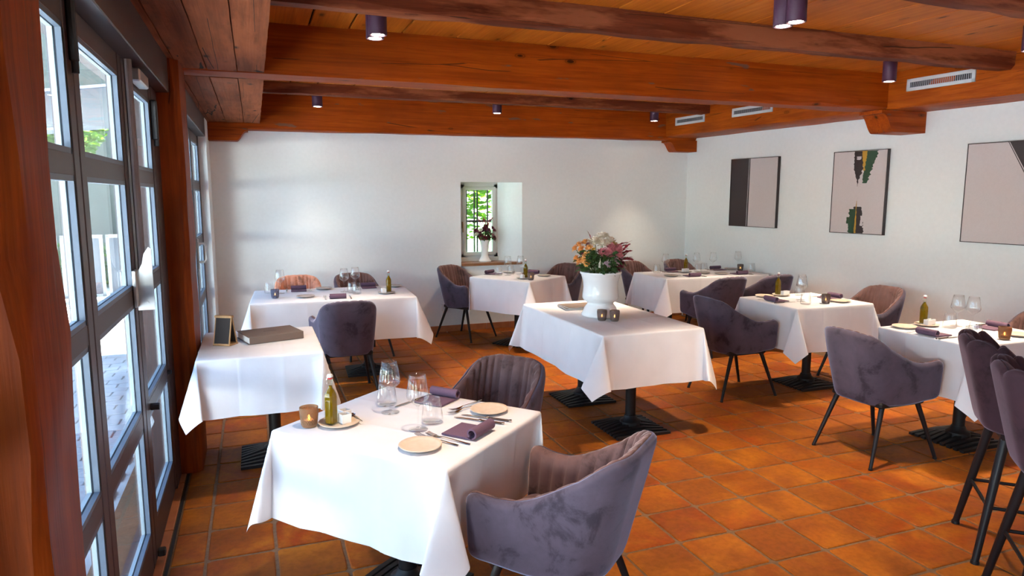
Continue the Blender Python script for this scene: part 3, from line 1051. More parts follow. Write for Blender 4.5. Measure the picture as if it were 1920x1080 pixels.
def fill2(t, w, h):
    T = h - 0.007
    B = -h + 0.007
    W2 = 2 * w
    U = lambda f: -w + W2 * f
    V = lambda f: h - 2 * h * f
    flat(t, jag(U(0.40), U(0.58), T, V(0.43), 30, 0.006, 1, lambda q: 1 if q < .5 else max(0.06, 1 - (q - .5) * 2.1)), M['paint_black'], 'brush_stroke')
    flat(t, jag(U(0.57), U(0.84), T, V(0.39), 30, 0.009, 2, lambda q: 1 - 0.66 * q, -0.05), M['paint_green'], 'brush_stroke')
    flat(t, jag(U(0.54), U(0.64), T, V(0.24), 14, 0.005, 3, lambda q: 1 - 0.7 * q), M['paint_ochre'], 'brush_stroke', -0.0334)
    flat(t, jag(U(0.45), U(0.53), V(0.07), V(0.11), 8, 0.005, 4, lambda q: 1), M['canvas'], 'brush_gap', -0.0336)
    flat(t, jag(U(0.40), U(0.66), B, V(0.67), 26, 0.006, 5, lambda q: 1 - 0.45 * q, -0.01), M['paint_black'], 'brush_stroke')
    flat(t, jag(U(0.36), U(0.50), B, V(0.70), 18, 0.009, 6, lambda q: 1), M['paint_green'], 'brush_stroke', -0.0331)
    flat(t, jag(U(0.32), U(0.42), V(0.88), V(0.80), 6, 0.004, 9, lambda q: 1), M['paint_green'], 'brush_stroke', -0.0329)
    flat(t, jag(U(0.475), U(0.515), B, V(0.60), 14, 0.003, 7, lambda q: 1 - 0.75 * q), M['paint_ochre'], 'brush_stroke', -0.0336)
    flat(t, jag(U(0.585), U(0.635), V(0.90), V(0.78), 8, 0.006, 8, lambda q: 1), M['canvas'], 'brush_gap', -0.0338)

def fill3(t, w, h):
    u0 = w - 0.007
    flat(t, [(u0, h - 0.006), (-w + 2 * w * 0.40, h - 0.006), (-w + 2 * w * 0.60, h - 2 * h * 0.36), (u0, h - 2 * h * 0.75)], M['paint_black'], 'painted_wedge')
    flat(t, [(-w + 2 * w * 0.385, h - 0.006), (-w + 2 * w * 0.392, h - 0.006), (-w + 2 * w * 0.60, h - 2 * h * 0.38), (-w + 2 * w * 0.59, h - 2 * h * 0.38)], M['paint_black'], 'painted_line')

picture(6.225, 6.972, 1.251, 2.050, 'pale canvas with a wide black band down its left side', fill1)
picture(4.885, 5.490, 1.242, 2.052, 'pale canvas with jagged green, ochre and black brush strokes', fill2)
picture(3.33, 4.152, 1.227, 2.047, 'pale canvas with a black wedge, cut off at the right edge of the photo', fill3)

# wall socket
t = empty('wall_socket', (2.07, BW, 0.292), 0, 'white wall socket low on the back wall behind a chair', 'socket')
MB().cbox((-0.042, -0.010, -0.042), (0.042, 0, 0.042), 0.004).obj('cover', M['white_plastic'], t)
MB().lathe([(0.022, 0.0), (0.020, -0.003)], 20, Matrix.Translation((0, -0.0095, 0)) @ Matrix.Rotation(-pi / 2, 4, 'X')).obj('plug_face', M['vent_white'], t)

# ------------------------------------------------------------------ chairs
def sstep(a, b_, x):
    t = max(0.0, min(1.0, (x - a) / (b_ - a)))
    return t * t * (3 - 2 * t)


class Shell:
    """U shaped tub: a path in plan for every height, front at +y"""
    def __init__(s, wf, wb, yf, yb, R, lean, flare, zref, ztop, zb0):
        s.__dict__.update(locals())
        s.L1 = sqrt((yf - (yb + R)) ** 2 + (wf - wb) ** 2)
        s.L2 = R * pi / 2
        s.L3 = wb - R
        s.half = s.L1 + s.L2 + s.L3

    def pt(s, d, z):
        """d: signed arc length from the back centre"""
        sg = 1 if d >= 0 else -1
        a = abs(d)
        g = max(0.0, (z - s.zref) / (s.ztop - s.zref))
        yb = s.yb - s.lean * g
        wb = s.wb + s.flare * min(g, 0.62)
        wf = s.wf + s.flare * min(g, 0.62)
        R = s.R
        if a <= s.L3:
            x, y = (wb - R) * a / s.L3, yb
        elif a <= s.L3 + s.L2:
            t = (a - s.L3) / R
            x, y = wb - R + R * sin(t), yb + R - R * cos(t)
        else:
            t = (a - s.L3 - s.L2) / s.L1
            x, y = wb + (wf - wb) * t, yb + R + (s.yf - yb - R) * t
        return Vector((sg * x, y, z))

    def nrm(s, d, z):
        e = 0.004
        p, q = s.pt(d - e, z), s.pt(d + e, z)
        t = (q - p)
        n = Vector((-t.y, t.x, 0)).normalized()      # towards the seat
        return n


def shell_meshes(sh, ztop, zbot, step, th=0.052, rib=0.05, rib_depth=0.009, ribs=True, lobes=None):
    out, inn = [], []
    S_ = sh.half
    ds = []
    n = int(round(2 * S_ / step))
    n += n % 2
    ds = [-S_ + 2 * S_ * i / n for i in range(n + 1)]
    # finer ends so that the arm fronts are round
    e = [S_ - 0.0015, S_ - 0.004, S_ - 0.009]
    ds = sorted(set(ds[1:-1] + e + [-x for x in e] + [S_, -S_]))
    for d in ds:
        a = abs(d)
        q = min(1.0, max(0.0, (a - (S_ - 0.022)) / 0.022))
        k = sqrt(max(0.0, 1 - q * q)) * 0.96 + 0.04
        zt, zb = ztop(a), zbot(a)
        qz = min(1.0, max(0.0, (a - (S_ - 0.05)) / 0.05))
        zt -= 0.045 * (1 - sqrt(max(0.0, 1 - qz * qz)))
        zb += 0.03 * (1 - sqrt(max(0.0, 1 - qz * qz)))
        def P(nn, z, zz=None):
            # nn inward offset around the mid thickness
            m = th / 2
            nn = m + (nn - m) * k if nn <= th * 1.5 else nn
            p = sh.pt(d, z) + sh.nrm(d, z) * nn
            if zz is not None:
                p.z = zz
            return p
        H = zt - zb
        puff = 0.0
        if lobes:
            puff = lobes(a)
        ring = [P(th * 0.5, zb + 0.002), P(0.012, zb + 0.003), P(0.003, zb + 0.016), P(0.0, zb + 0.045)]
        for t in (0.25, 0.45, 0.65, 0.82):
            ring.append(P(-puff, zb + H * t))
        ring += [P(0.0 - puff, zt - 0.03), P(0.004, zt - 0.012), P(0.013, zt - 0.003), P(th * 0.42, zt), P(th * 0.48, zt - 0.004), P(th * 0.48, zt - 0.05), P(th * 0.5, zb + 0.06)]
        out.append(ring)
        gz = 0.0
        if ribs:
            u = (a / rib) % 1.0
            gz = rib_depth * exp(-((min(u, 1 - u) * rib) / 0.0050) ** 2) - 0.0065 * sin(pi * u)
        r2 = [P(th * 0.50, zt - 0.001), P(th * 0.62, zt + 0.0005 - gz * .3), P(th * 0.84, zt - 0.006 - gz * .3), P(th - gz, zt - 0.020), P(th * 1.03 - gz, zt - 0.045)]
        lo = max(zb + 0.03, 0.405)
        for t in (0.75, 0.5, 0.25, 0.0):
            r2.append(P(th * 1.06 - gz, lo + (zt - 0.05 - lo) * t))
        r2 += [P(th * 0.60, lo)]
        inn.append(r2)
    return MB().rings(out), MB().rings(inn)


def rounded_seat(hw, y0, y1, z0, z1, rc, dome):
    """cushion: rounded rectangle in plan, soft top edge"""
    def outline(k):
        pts = []
        X, Y0, Y1 = hw - k, y0 + k, y1 - k
        r = max(rc - k, 0.01)
        for cx, cy, a0 in ((X - r, Y1 - r * .5, 0), (-X + r, Y1 - r * .5, 90), (-X + r, Y0 + r, 180), (X - r, Y0 + r, 270)):
            for i in range(6):
                a = radians(a0 + 90 * i / 5)
                ry = r * .5 if a0 in (0, 90) else r
                pts.append((cx + r * cos(a), cy + ry * sin(a)))
        return pts
    rs = []
    for k, z in ((0.012, z0), (0.0, z0 + 0.015), (0.0, z1 - 0.025), (0.006, z1 - 0.010), (0.018, z1), (0.07, z1 + dome * .7), (0.13, z1 + dome)):
        rs.append([Vector((x, y, z)) for x, y in outline(k)])
    return MB().rings(rs)


def make_chair(outer, inner):
    root = empty('armchair', label='armchair', cat='chair')
    sh = Shell(0.256, 0.208, 0.235, -0.215, 0.15, 0.105, 0.030, 0.38, 0.815, 0.36)
    zt = lambda a: 0.815 - 0.178 * sstep(0.145, 0.47, a) + 0.018 * sstep(0.50, sh.half, a) - 0.012 * sstep(0.06, 0.16, a)
    zb = lambda a: 0.362 + 0.030 * sstep(0.35, sh.half, a)
    o, i = shell_meshes(sh, zt, zb, 0.00833)
    o.obj('shell', outer, root, smooth='all')
    i.obj('backrest', inner, root, smooth='all')
    rounded_seat(0.205, -0.165, 0.235, 0.385, 0.462, 0.10, 0.010).obj('seat', inner, root, smooth='all')
    MB().cbox((-0.19, -0.17, 0.352), (0.19, 0.19, 0.388), 0.01).obj('seat_base', M['leg'], root)
    for sx in (-1, 1):
        for (ty, fy, fx) in ((-0.13, -0.255, 0.222), (0.15, 0.268, 0.226)):
            MB().rod((sx * 0.165, ty, 0.37), (sx * fx, fy, 0.008), 0.0165, 0.0105, 12).rod(
                (sx * fx, fy, 0.0), (sx * fx, fy, 0.010), 0.0125, 0.0125, 12).obj('leg', M['leg'], root, smooth=True)
    return root


chair = make_chair(M['velvet'], M['velvet_in'])
G = 'taupe velvet tub armchairs at the dining tables'
CH = [
    ((0.968, 2.098), 41.5, 'nearest taupe velvet tub armchair, in front of the foreground table'),
    ((0.975, 2.985), 129, 'taupe tub armchair behind the foreground table, its ribbed back seen over the bread plate'),
    ((0.650, 5.600), 1.0, 'tub armchair with plain back to us before the long table by the sunlit wall'),
    ((0.985, 7.015), 192.0, 'grey brown ribbed tub armchair behind the long table, right of the salmon pink one'),
    ((2.225, 7.480), 213.5, 'tub armchair on the left of the table under the niche window'),
    ((3.285, 7.255), 123.5, 'tub armchair on the right of the table under the niche window'),
    ((4.42, 7.17), 200.0, 'ribbed tub armchair behind the far corner table, right next to the vase flowers'),
    ((5.02, 7.15), 190.0, 'ribbed tub armchair deepest in the far corner of the room'),
    ((4.43, 5.86), 4.0, 'tub armchair with its back to us at the left of the far corner table'),
    ((5.02, 5.86), 4.0, 'tub armchair with its back to us at the wall end of the far corner table'),
    ((3.665, 4.56), -90.0, 'tub armchair seen side-on between the vase table and the middle window-side table of the right wall'),
    ((5.005, 4.50), 94.0, 'ribbed tub armchair against the right wall below the brush stroke picture'),
    ((3.615, 3.125), -90.0, 'large tub armchair seen side-on at the table behind the bar stools'),
    ((4.96, 3.10), 92.0, 'tub armchair at the right wall cut off by the right edge of the photo'),
]
CH[10] = ((3.645, 4.56), -90.0, 'tub armchair seen side-on just right of the white vase table')
for k, ((x, y), a, lb) in enumerate(CH):
    place(chair, k > 0, (x, y, 0), radians(a), lb, G)
pink = make_chair(M['velvet_pink'], M['velvet_pink'])
place(pink, False, (0.385, 6.985, 0), radians(182), 'salmon pink ribbed tub armchair, the only pink one, at the sunlit back wall')
tag(pink, cat='chair', group=G)


# bar stools with scalloped backs
def make_stool():
    root = empty('bar_stool', label='stool', cat='stool')
    sh = Shell(0.235, 0.200, 0.02, -0.20, 0.14, 0.10, 0.015, 0.60, 1.0, 0.58)
    def zt(a):
        lob = abs(cos(a / 0.155 * pi / 2 * 1.0)) if True else 0
        return 0.995 - 0.010 * a - 0.26 * sstep(0.26, sh.half, a) - 0.030 * (1 - abs(cos(a * pi / 0.155)) ** 0.6)
    zb = lambda a: 0.585 + 0.02 * sstep(0.3, sh.half, a)
    lob = lambda a: 0.001 * abs(cos(a * pi / 0.155)) ** 0.7
    o, i = shell_meshes(sh, zt, zb, 0.0125, th=0.055, rib=0.155, rib_depth=0.012, ribs=True, lobes=lob)
    o.obj('shell', M['velvet_stool'], root, smooth='all')
    for v in i.v:
        pass
    i.obj('backrest', M['velvet_stool'], root, smooth='all')
    rounded_seat(0.195, -0.15, 0.20, 0.585, 0.675, 0.12, 0.012).obj('seat', M['velvet_stool'], root, smooth='all')
    MB().cbox((-0.15, -0.14, 0.555), (0.15, 0.14, 0.59), 0.01).obj('seat_base', M['leg'], root)
    feet = {}
    for sx in (-1, 1):
        for sy in (-1, 1):
            p, q = Vector((sx * 0.115, sy * 0.115, 0.57)), Vector((sx * 0.205, sy * 0.205, 0.010))
            MB().rod(p, q, 0.021, 0.0145, 12).rod((q.x, q.y, 0), (q.x, q.y, 0.014), 0.019, 0.017, 12).obj('leg', M['leg'], root, smooth=True)
            feet[(sx, sy)] = p.lerp(q, 0.57)
    for a, c in (((-1, -1), (1, -1)), ((1, -1), (1, 1)), ((1, 1), (-1, 1)), ((-1, 1), (-1, -1))):
        MB().rod(feet[a], feet[c], 0.008, n=8).obj('footrest_bar', M['leg'], root, smooth=True)
    return root


stool = make_stool()
for k, (x, y, lb) in enumerate(((3.215, 1.965, 'dark velvet bar stool with scalloped back, nearer the table, first of two'),
                                (2.845, 1.555, 'dark velvet bar stool with scalloped back, cut off by the bottom right corner'))):
    s_ = place(stool, k > 0, (x, y, 0), radians(-133), lb, 'dark scalloped bar stools')


# ------------------------------------------------------------------ tables
def make_base(root, x, y, zt):
    ir = M['black_iron']
    MB().lathe([(0.036, 0.03), (0.036, zt - 0.012)], 20, Matrix.Translation((x, y, 0))).obj('column', ir, root, smooth=True)
    mb = MB()
    hw = 0.205
    n = 9
    for k in range(n):
        yy = y - hw + 2 * hw * (k + 0.5) / n
        d = abs(yy - y) / hw
        zt2 = 0.018 + 0.040 * (1 - d)
        w = hw / n * 0.56
        # rib: low at the ends, rising to the column
        prof = [(-hw, 0.0), (-hw, 0.016), (-0.05, max(0.018, zt2)), (0.05, max(0.018, zt2)), (hw, 0.016), (hw, 0.0)]
        m = len(prof)
        vs_ = [(x + a, yy - w, z) for a, z in prof] + [(x + a, yy + w, z) for a, z in prof]
        mb.add(vs_, [tuple(range(m)), tuple(reversed(range(m, 2 * m)))] + [(i, (i + 1) % m, m + (i + 1) % m, m + i) for i in range(m)])
    mb.box((x - hw + 0.02, y - hw + 0.01, 0.0), (x + hw - 0.02, y + hw - 0.01, 0.011))
    mb.obj('ribbed_foot', ir, root)
    MB().lathe([(0.075, 0.02), (0.072, 0.060), (0.05, 0.075), (0.040, 0.10)], 20, Matrix.Translation((x, y, 0))).obj('collar', ir, root, smooth=True)


TZ = 0.74
def cloth_mesh(w, d, L, seed, tilt=(0.05, 0.05, 0.05, 0.05), phi=38, amp=0.016, tipscale=1.0):
    """square cloth over a w x d top; hangs L; folded cones at the corners. tilt: +x, +y, -x, -y sides"""
    r = 0.012
    rr = random.Random(seed)
    def lines(W_):
        h = W_ / 2 - r
        inner = [-h + 2 * h * i / 10 for i in range(11)]
        cr = [c for c in (-W_ * 0.17, W_ * 0.17)]
        for c in cr:
            inner += [c - 0.008, c, c + 0.008]
        inner = sorted(set(round(x, 5) for x in inner))
        ov = [r * pi / 2 * t for t in (0.33, 0.66, 1.0)] + [r * pi / 2 + (L - r * pi / 2) * t for t in (0.06, 0.14, 0.24, 0.36, 0.48, 0.6, 0.72, 0.84, 0.93, 1.0)]
        return [-h - o for o in reversed(ov)] + inner + [h + o for o in ov], h, cr
    us, hx, crx = lines(w)
    vs2, hy, cry = lines(d)
    ph = [rr.uniform(0, 6.28) for _ in range(8)]
    def fall(a, tl):
        if a < r * pi / 2:
            t = a / r
            return r * sin(t), r * (1 - cos(t))
        b_ = a - r * pi / 2
        return r + b_ * sin(tl), r + b_ * cos(tl)
    verts = []
    def crease(x, cr):
        return sum(0.0016 * max(0, 1 - abs(x - c) / 0.0085) for c in cr)
    phs = [radians(q) for q in (phi if isinstance(phi, tuple) else [phi * 0.45 + rr.uniform(-3, 3) for _ in range(4)])]
    for v in vs2:
        for u in us:
            a = abs(u) - hx
            b_ = abs(v) - hy
            sx = 1 if u >= 0 else -1
            sy = 1 if v >= 0 else -1
            tx = tilt[0] if sx > 0 else tilt[2]
            ty = tilt[1] if sy > 0 else tilt[3]
            if a <= 0 and b_ <= 0:
                p = Vector((u, v, crease(u, crx) + crease(v, cry)))
            elif b_ <= 0:
                t = (v + hy) / (2 * hy)
                k = max(0, a) / L
                wv = amp * k * (sin(2 * pi * t * 1.6 + ph[0 if sx > 0 else 2]) * 0.7 + 0.5 * sin(2 * pi * t * 3.3 + ph[1 if sx > 0 else 3])) * sin(pi * t) ** 0.6
                h_, dd = fall(a, tx)
                p = Vector((sx * (hx + h_ + wv + crease(v, cry)), v, -dd))
            elif a <= 0:
                t = (u + hx) / (2 * hx)
                k = max(0, b_) / L
                wv = amp * k * (sin(2 * pi * t * 1.6 + ph[4 if sy > 0 else 6]) * 0.7 + 0.5 * sin(2 * pi * t * 3.3 + ph[5 if sy > 0 else 7])) * sin(pi * t) ** 0.6
                h_, dd = fall(b_, ty)
                p = Vector((u, sy * (hy + h_ + wv + crease(u, crx)), -dd))
            else:
                th = atan2(b_, a)
                rad = sqrt(a * a + b_ * b_) * (1 - 0.15 * sin(2 * th) ** 2)
                s_ = th / (pi / 2)
                pm = phs[(0 if sx > 0 else 1) + (0 if sy > 0 else 2)]
                f = pm * sin(pi * s_) ** 0.85
                lam = radians(15) * sin(2 * pi * s_)
                dg = Vector((1, 1, 0)).normalized()
                lt = Vector((1, -1, 0)).normalized()
                hz = dg * sin(f) + lt * sin(lam) + Vector((sin(tx) * (1 - s_), sin(ty) * s_, 0))
                D = hz + Vector((0, 0, -max(0.15, cos(f))))
                D.normalize()
                if rad < r * pi / 2:
                    t = rad / r
                    q = Vector((cos(th), sin(th), 0)) * (r * sin(t)) + Vector((0, 0, -r * (1 - cos(t))))
                else:
                    q = Vector((cos(th), sin(th), 0)) * r + Vector((0, 0, -r)) + D * (rad - r * pi / 2)
                p = Vector((sx * (hx + q.x), sy * (hy + q.y), q.z))
            verts.append(p)
    n = len(us)
    faces = []
    for j in range(len(vs2) - 1):
        for i in range(n - 1):
            faces.append((j * n + i, j * n + i + 1, (j + 1) * n + i + 1, (j + 1) * n + i))
    return MB().add(verts, faces)


def table(x, y, w, d, rz, tlabel, clabel, bases, L=0.37, seed=1, tilt=(0.05,) * 4, phi=38, amp=0.014):
    t = empty('table', (x, y, 0), radians(rz), tlabel, 'table')
    MB().cbox((-w / 2 + 0.012, -d / 2 + 0.012, TZ - 0.028), (w / 2 - 0.012, d / 2 - 0.012, TZ), 0.004).obj('tabletop', M['table_wood'], t)
    for bx, by in bases:
        make_base(t, bx, by, TZ - 0.02)
    o = cloth_mesh(w, d, L, seed, tilt, phi, amp).obj('tablecloth', M['cloth'], None, smooth='all')
    o.location = (x, y, TZ + 0.003)
    o.rotation_euler = (0, 0, radians(rz))
    tag(o, clabel, 'tablecloth', 'white linen tablecloths')
    return t


table(0.543, 2.578, 0.70, 0.80, 41.0, 'square pedestal table under the white cloth nearest the camera', 'white tablecloth with long corner folds on the foreground table', [(0.03, 0.06)], L=0.345, seed=11, tilt=(-0.03, 0.02, 0.06, -0.09), phi=(14, 14, 4, 10))
table(0.0, 4.345, 0.67, 0.82, 0, 'pedestal table holding the menu book beside the glass doors', 'white tablecloth under the menu book by the glass doors', [(0.06, 0.06)], L=0.33, seed=12, tilt=(0.04, 0.04, 0.03, 0.08), phi=(12, 12, 8, 12))
table(0.635, 6.29, 1.38, 0.82, -3, 'long table in front of the sunlit back wall', 'white tablecloth on the long table in front of the sunlit back wall', [(0.30, 0.03), (-0.33, 0.03)], L=0.37, seed=13, tilt=(0.10, -0.02, 0.03, -0.03), phi=36)
table(2.665, 6.95, 0.70, 0.80, 33.5, 'small table set diagonally under the niche window', 'white tablecloth on the diagonal table under the niche window', [(0, 0.0)], L=0.36, seed=14, tilt=(-0.03, -0.04, 0.05, 0.05), phi=(3, 1, 14, 16))
table(2.400, 4.455, 0.765, 1.38, 0, 'table with two pedestals carrying the big white flower vase', 'white tablecloth under the big white flower vase', [(0.0, 0.36), (0.0, -0.40)], L=0.36, seed=15, tilt=(0.03, 0.04, 0.08, 0.05), phi=(15, 15, 12, 26))
table(4.715, 6.50, 1.33, 0.70, -1, 'long table in the far corner of the room', 'white tablecloth on the long table in the far corner', [(0.38, 0.0), (-0.40, 0.0)], L=0.38, seed=16, tilt=(-0.05, -0.03, 0.07, -0.03), phi=(2, 12, 2, 16))
table(4.325, 4.505, 0.80, 0.69, 0, 'square table below the brush stroke picture', 'white tablecloth on the table below the brush stroke picture', [(0.08, 0.02)], L=0.365, seed=17, tilt=(-0.03, 0.04, -0.04, 0.05), phi=40)
table(4.305, 3.07, 0.80, 0.66, 0, 'square table behind the bar stools', 'white tablecloth on the table behind the bar stools', [(0.03, 0.02)], L=0.37, seed=18, tilt=(-0.03, 0.00, -0.08, 0.04), phi=(10, 1, 14, 20))

TOP = TZ + 0.0052


# ------------------------------------------------------------------ tableware prototypes
def make_wine_glass():
    t = empty('wine_glass', cat='wine glass')
    g = M['crystal']
    MB().lathe([(0.0, 0.0), (0.036, 0.0), (0.037, 0.0015), (0.012, 0.004), (0.0055, 0.010)], 28).obj('foot', g, t, smooth='all')
    MB().lathe([(0.0045, 0.008), (0.0035, 0.03), (0.0035, 0.085), (0.006, 0.093)], 12).obj('stem', g, t, smooth='all')
    MB().lathe([(0.005, 0.092), (0.024, 0.106), (0.040, 0.120), (0.0435, 0.130), (0.042, 0.145), (0.036, 0.180), (0.0305, 0.212),
                (0.0295, 0.2125), (0.0348, 0.180), (0.0405, 0.146), (0.0418, 0.131), (0.038, 0.1215), (0.022, 0.109), (0.001, 0.101)], 28, cap=False).obj('bowl', g, t, smooth='all')
    return t


def make_tumbler():
    t = MB().lathe([(0.0, 0.0), (0.036, 0.0), (0.041, 0.004), (0.0425, 0.012), (0.040, 0.035), (0.033, 0.085), (0.0305, 0.098),
                    (0.0295, 0.098), (0.032, 0.085), (0.0388, 0.036), (0.041, 0.014), (0.038, 0.008), (0.0, 0.007)], 28, cap=False).obj('tumbler', M['crystal'], smooth='all')
    return tag(t, cat='tumbler')


def make_plate(name, mat, r=0.077):
    k = random.Random(3)
    rs = []
    n = 40
    prof = [(0.0, 0.004), (0.55, 0.004), (0.62, 0.0), (0.72, 0.002), (0.97, 0.010), (1.0, 0.0125), (0.985, 0.0145), (0.85, 0.0095), (0.7, 0.0072), (0.3, 0.0066), (0.0, 0.0066)]
    for rad, z in prof:
        rs.append([Vector((max(rad, .001) * r * (1 + 0.012 * sin(2 * a + 1) + 0.006 * sin(5 * a)) * cos(a), max(rad, .001) * r * (1 + 0.012 * sin(2 * a + 1) + 0.006 * sin(5 * a)) * sin(a), z)) for a in [2 * pi * j / n for j in range(n)]])
    return tag(MB().rings(rs).obj(name, mat, smooth='all'), cat='plate')


def make_bottle():
    t = empty('oil_bottle', cat='bottle')
    def sq(h, z, c):
        pts = []
        for sx, sy in ((1, 1), (-1, 1), (-1, -1), (1, -1)):
            a = [(h, h - c), (h - c, h)]
            if (sx, sy) in ((1, 1), (-1, -1)):
                q = [(sx * h, sy * (h - c)), (sx * (h - c), sy * h)]
            else:
                q = [(sx * (h - c), sy * h), (sx * h, sy * (h - c))]
            pts += q
        return [Vector((x, y, z)) for x, y in pts]
    prof = [(0.0185, 0.0, 0.006), (0.0205, 0.003, 0.006), (0.0205, 0.105, 0.006), (0.0195, 0.118, 0.007), (0.014, 0.133, 0.0065), (0.0095, 0.142, 0.005), (0.0085, 0.165, 0.0045), (0.0105, 0.168, 0.005), (0.0105, 0.176, 0.005)]
    MB().rings([sq(h, z, c) for h, z, c in prof]).obj('glass_body', M['bottle_glass'], t, smooth=True)
    prof = [(0.0175, 0.006, 0.006), (0.0185, 0.010, 0.006), (0.0187, 0.105, 0.006), (0.0178, 0.117, 0.007), (0.0122, 0.132, 0.0055), (0.0072, 0.142, 0.004), (0.0068, 0.150, 0.004)]
    MB().rings([sq(h, z, c) for h, z, c in prof]).obj('oil', M['oil'], t, smooth=True)
    MB().lathe([(0.0088, 0.1765), (0.0095, 0.178), (0.0095, 0.181), (0.0085, 0.182)], 16).obj('gasket', M['gasket'], t, smooth=True)
    MB().lathe([(0.0075, 0.1822), (0.0115, 0.184), (0.0120, 0.189), (0.009, 0.195), (0.003, 0.1965)], 16).obj('stopper', M['stopper'], t, smooth='all')
    b = MB()
    for s in (-1, 1):
        b.tube([(s * 0.011, 0, 0.188), (s * 0.0155, 0.004, 0.175), (s * 0.0135, 0.002, 0.160), (s * 0.0095, 0, 0.158)], 0.0011, 6)
    b.tube([(-0.0095, 0, 0.158), (-0.0068, 0.0115, 0.158), (0.0068, 0.0115, 0.158), (0.0095, 0, 0.158)], 0.0011, 6)
    b.obj('wire_clip', M['steel'], t)
    return t


def make_cube_pot(name='seasoning_pot', lid=True):
    h = 0.0185
    b = MB()
    b.rings([[Vector((x * k, y * k, z)) for x, y in ((-h, -h), (h, -h), (h, h), (-h, h))] for k, z in
             ((0.92, 0), (1, 0.004), (1, 0.034), (0.95, 0.0365), (0.86, 0.0365), (0.84, 0.012))])
    t = b.obj(name, M['porcelain'])
    tag(t, cat='pot')
    MB().box((-h * .83, -h * .83, 0.0115), (h * .83, h * .83, 0.028)).obj('seasoning', M['stoneware_grey'], t)
    return t


def make_spoon():
    t = MB().tube([(0, -0.055, 0.003), (0, -0.02, 0.003), (0, 0.018, 0.006), (0, 0.025, 0.006)], [0.0022, 0.0016, 0.0018, 0.003], 8)
    rs = []
    for k, z, in ((0.15, -0.0035), (0.7, -0.002), (1.0, 0.002), (0.93, 0.0025), (0.6, -0.0005), (0.1, -0.0022)):
        rs.append([Vector((0.009 * k * cos(a), 0.036 + 0.014 * k * sin(a), 0.006 + z)) for a in [2 * pi * j / 16 for j in range(16)]])
    t.rings(rs)
    return tag(t.obj('salt_spoon', M['cutlery'], smooth=True), cat='spoon')


def make_fork():
    b = MB()
    pts = [(0.0040, -0.098), (0.0052, -0.085), (0.0030, -0.02), (0.0028, 0.020), (0.0058, 0.040), (0.0105, 0.055), (0.0115, 0.064)]
    zs = [0.0022, 0.0025, 0.005, 0.0065, 0.0035, 0.002, 0.0025]
    rs = []
    for (w, y), z in zip(pts, zs):
        rs.append([Vector((-w, y, z)), Vector((0, y, z + 0.0008)), Vector((w, y, z)), Vector((0, y, z - 0.0016))])
    b.rings(rs)
    for k in range(4):
        x = -0.0098 + k * 0.0065
        b.rings([[Vector((x - 0.0015, y, z)), Vector((x + 0.0015, y, z)), Vector((x + 0.0015, y, z - 0.0014)), Vector((x - 0.0015, y, z - 0.0014))] for y, z in ((0.060, 0.003), (0.080, 0.0055), (0.098, 0.010))])
    return tag(b.obj('fork', M['cutlery'], smooth=True), cat='fork')


def make_knife():
    t = empty('table_knife', cat='knife')
    b = MB()
    pl = [(-0.003, 0.0), (0.008, 0.004), (0.0095, 0.05), (0.008, 0.085), (0.001, 0.108), (-0.003, 0.108)]
    b.prism(pl, 0.0015, 0.0030)
    b.obj('blade', M['cutlery'], t)
    rs = []
    for w, y in ((0.0045, -0.105), (0.0068, -0.098), (0.0055, -0.05), (0.0048, -0.004), (0.0038, 0.002)):
        rs.append([Vector((w * cos(a) + .001, y, 0.0038 + 0.0034 * sin(a))) for a in [2 * pi * j / 10 for j in range(10)]])
    MB().rings(rs).obj('grip', M['knife_grip'], t, smooth=True)
    MB().cbox((-0.005, -0.010, 0.0010), (0.0068, 0.0, 0.0075), 0.001).obj('bolster', M['cutlery'], t)
    MB().cbox((-0.005, -0.108, 0.0006), (0.0068, -0.098, 0.0072), 0.001).obj('end_cap', M['cutlery'], t)
    return t


def make_napkin():
    """flat folded cloth with the outer end rolled over; roll along local x, at -y"""
    w = 0.068
    prof = [(0.082, 0.001), (0.084, 0.004), (0.080, 0.008), (-0.030, 0.0095)]
    top = []
    c, cz, R = -0.046, 0.0235, 0.0215
    # underside then over the roll
    a0 = -60
    spiral = []
    for k in range(19):
        a = radians(-95 - k * 17.5)
        rr = R - 0.0002 * k
        spiral.append((c + rr * cos(a), cz + rr * sin(a)))
    inner = []
    for k in range(18, -1, -1):
        a = radians(-95 - k * 17.5)
        rr = R - 0.006 - 0.0002 * k
        inner.append((c + rr * cos(a), cz + rr * sin(a)))
    prof = [(0.082, 0.0008), (0.085, 0.0035), (0.082, 0.0072), (0.0, 0.0078), (-0.020, 0.0085)]
    b = MB()
    # flat part
    n = len(prof)
    fl = prof + [(-0.046, 0.0025), (-0.046, 0.0006)]
    m = len(fl)
    vs_ = [(-w, y, z) for y, z in fl] + [(w, y, z) for y, z in fl]
    b.add(vs_, [tuple(range(m)), tuple(reversed(range(m, 2 * m)))] + [(i, (i + 1) % m, m + (i + 1) % m, m + i) for i in range(m)])
    rl = spiral + inner
    m = len(rl)
    h = len(spiral)
    vs_ = [(-w * 1.01, y, z) for y, z in rl] + [(w * 1.01, y, z) for y, z in rl]
    fs_ = [(i, i + 1, m + i + 1, m + i) for i in range(m - 1)] + [(m - 1, 0, m, 2 * m - 1)]
    for off in (0, m):
        for i in range(h - 1):
            q = (off + i, off + i + 1, off + m - 2 - i, off + m - 1 - i)
            fs_.append(q)
    b.add(vs_, fs_)
    return tag(b.obj('napkin', M['napkin'], smooth=True), cat='napkin')


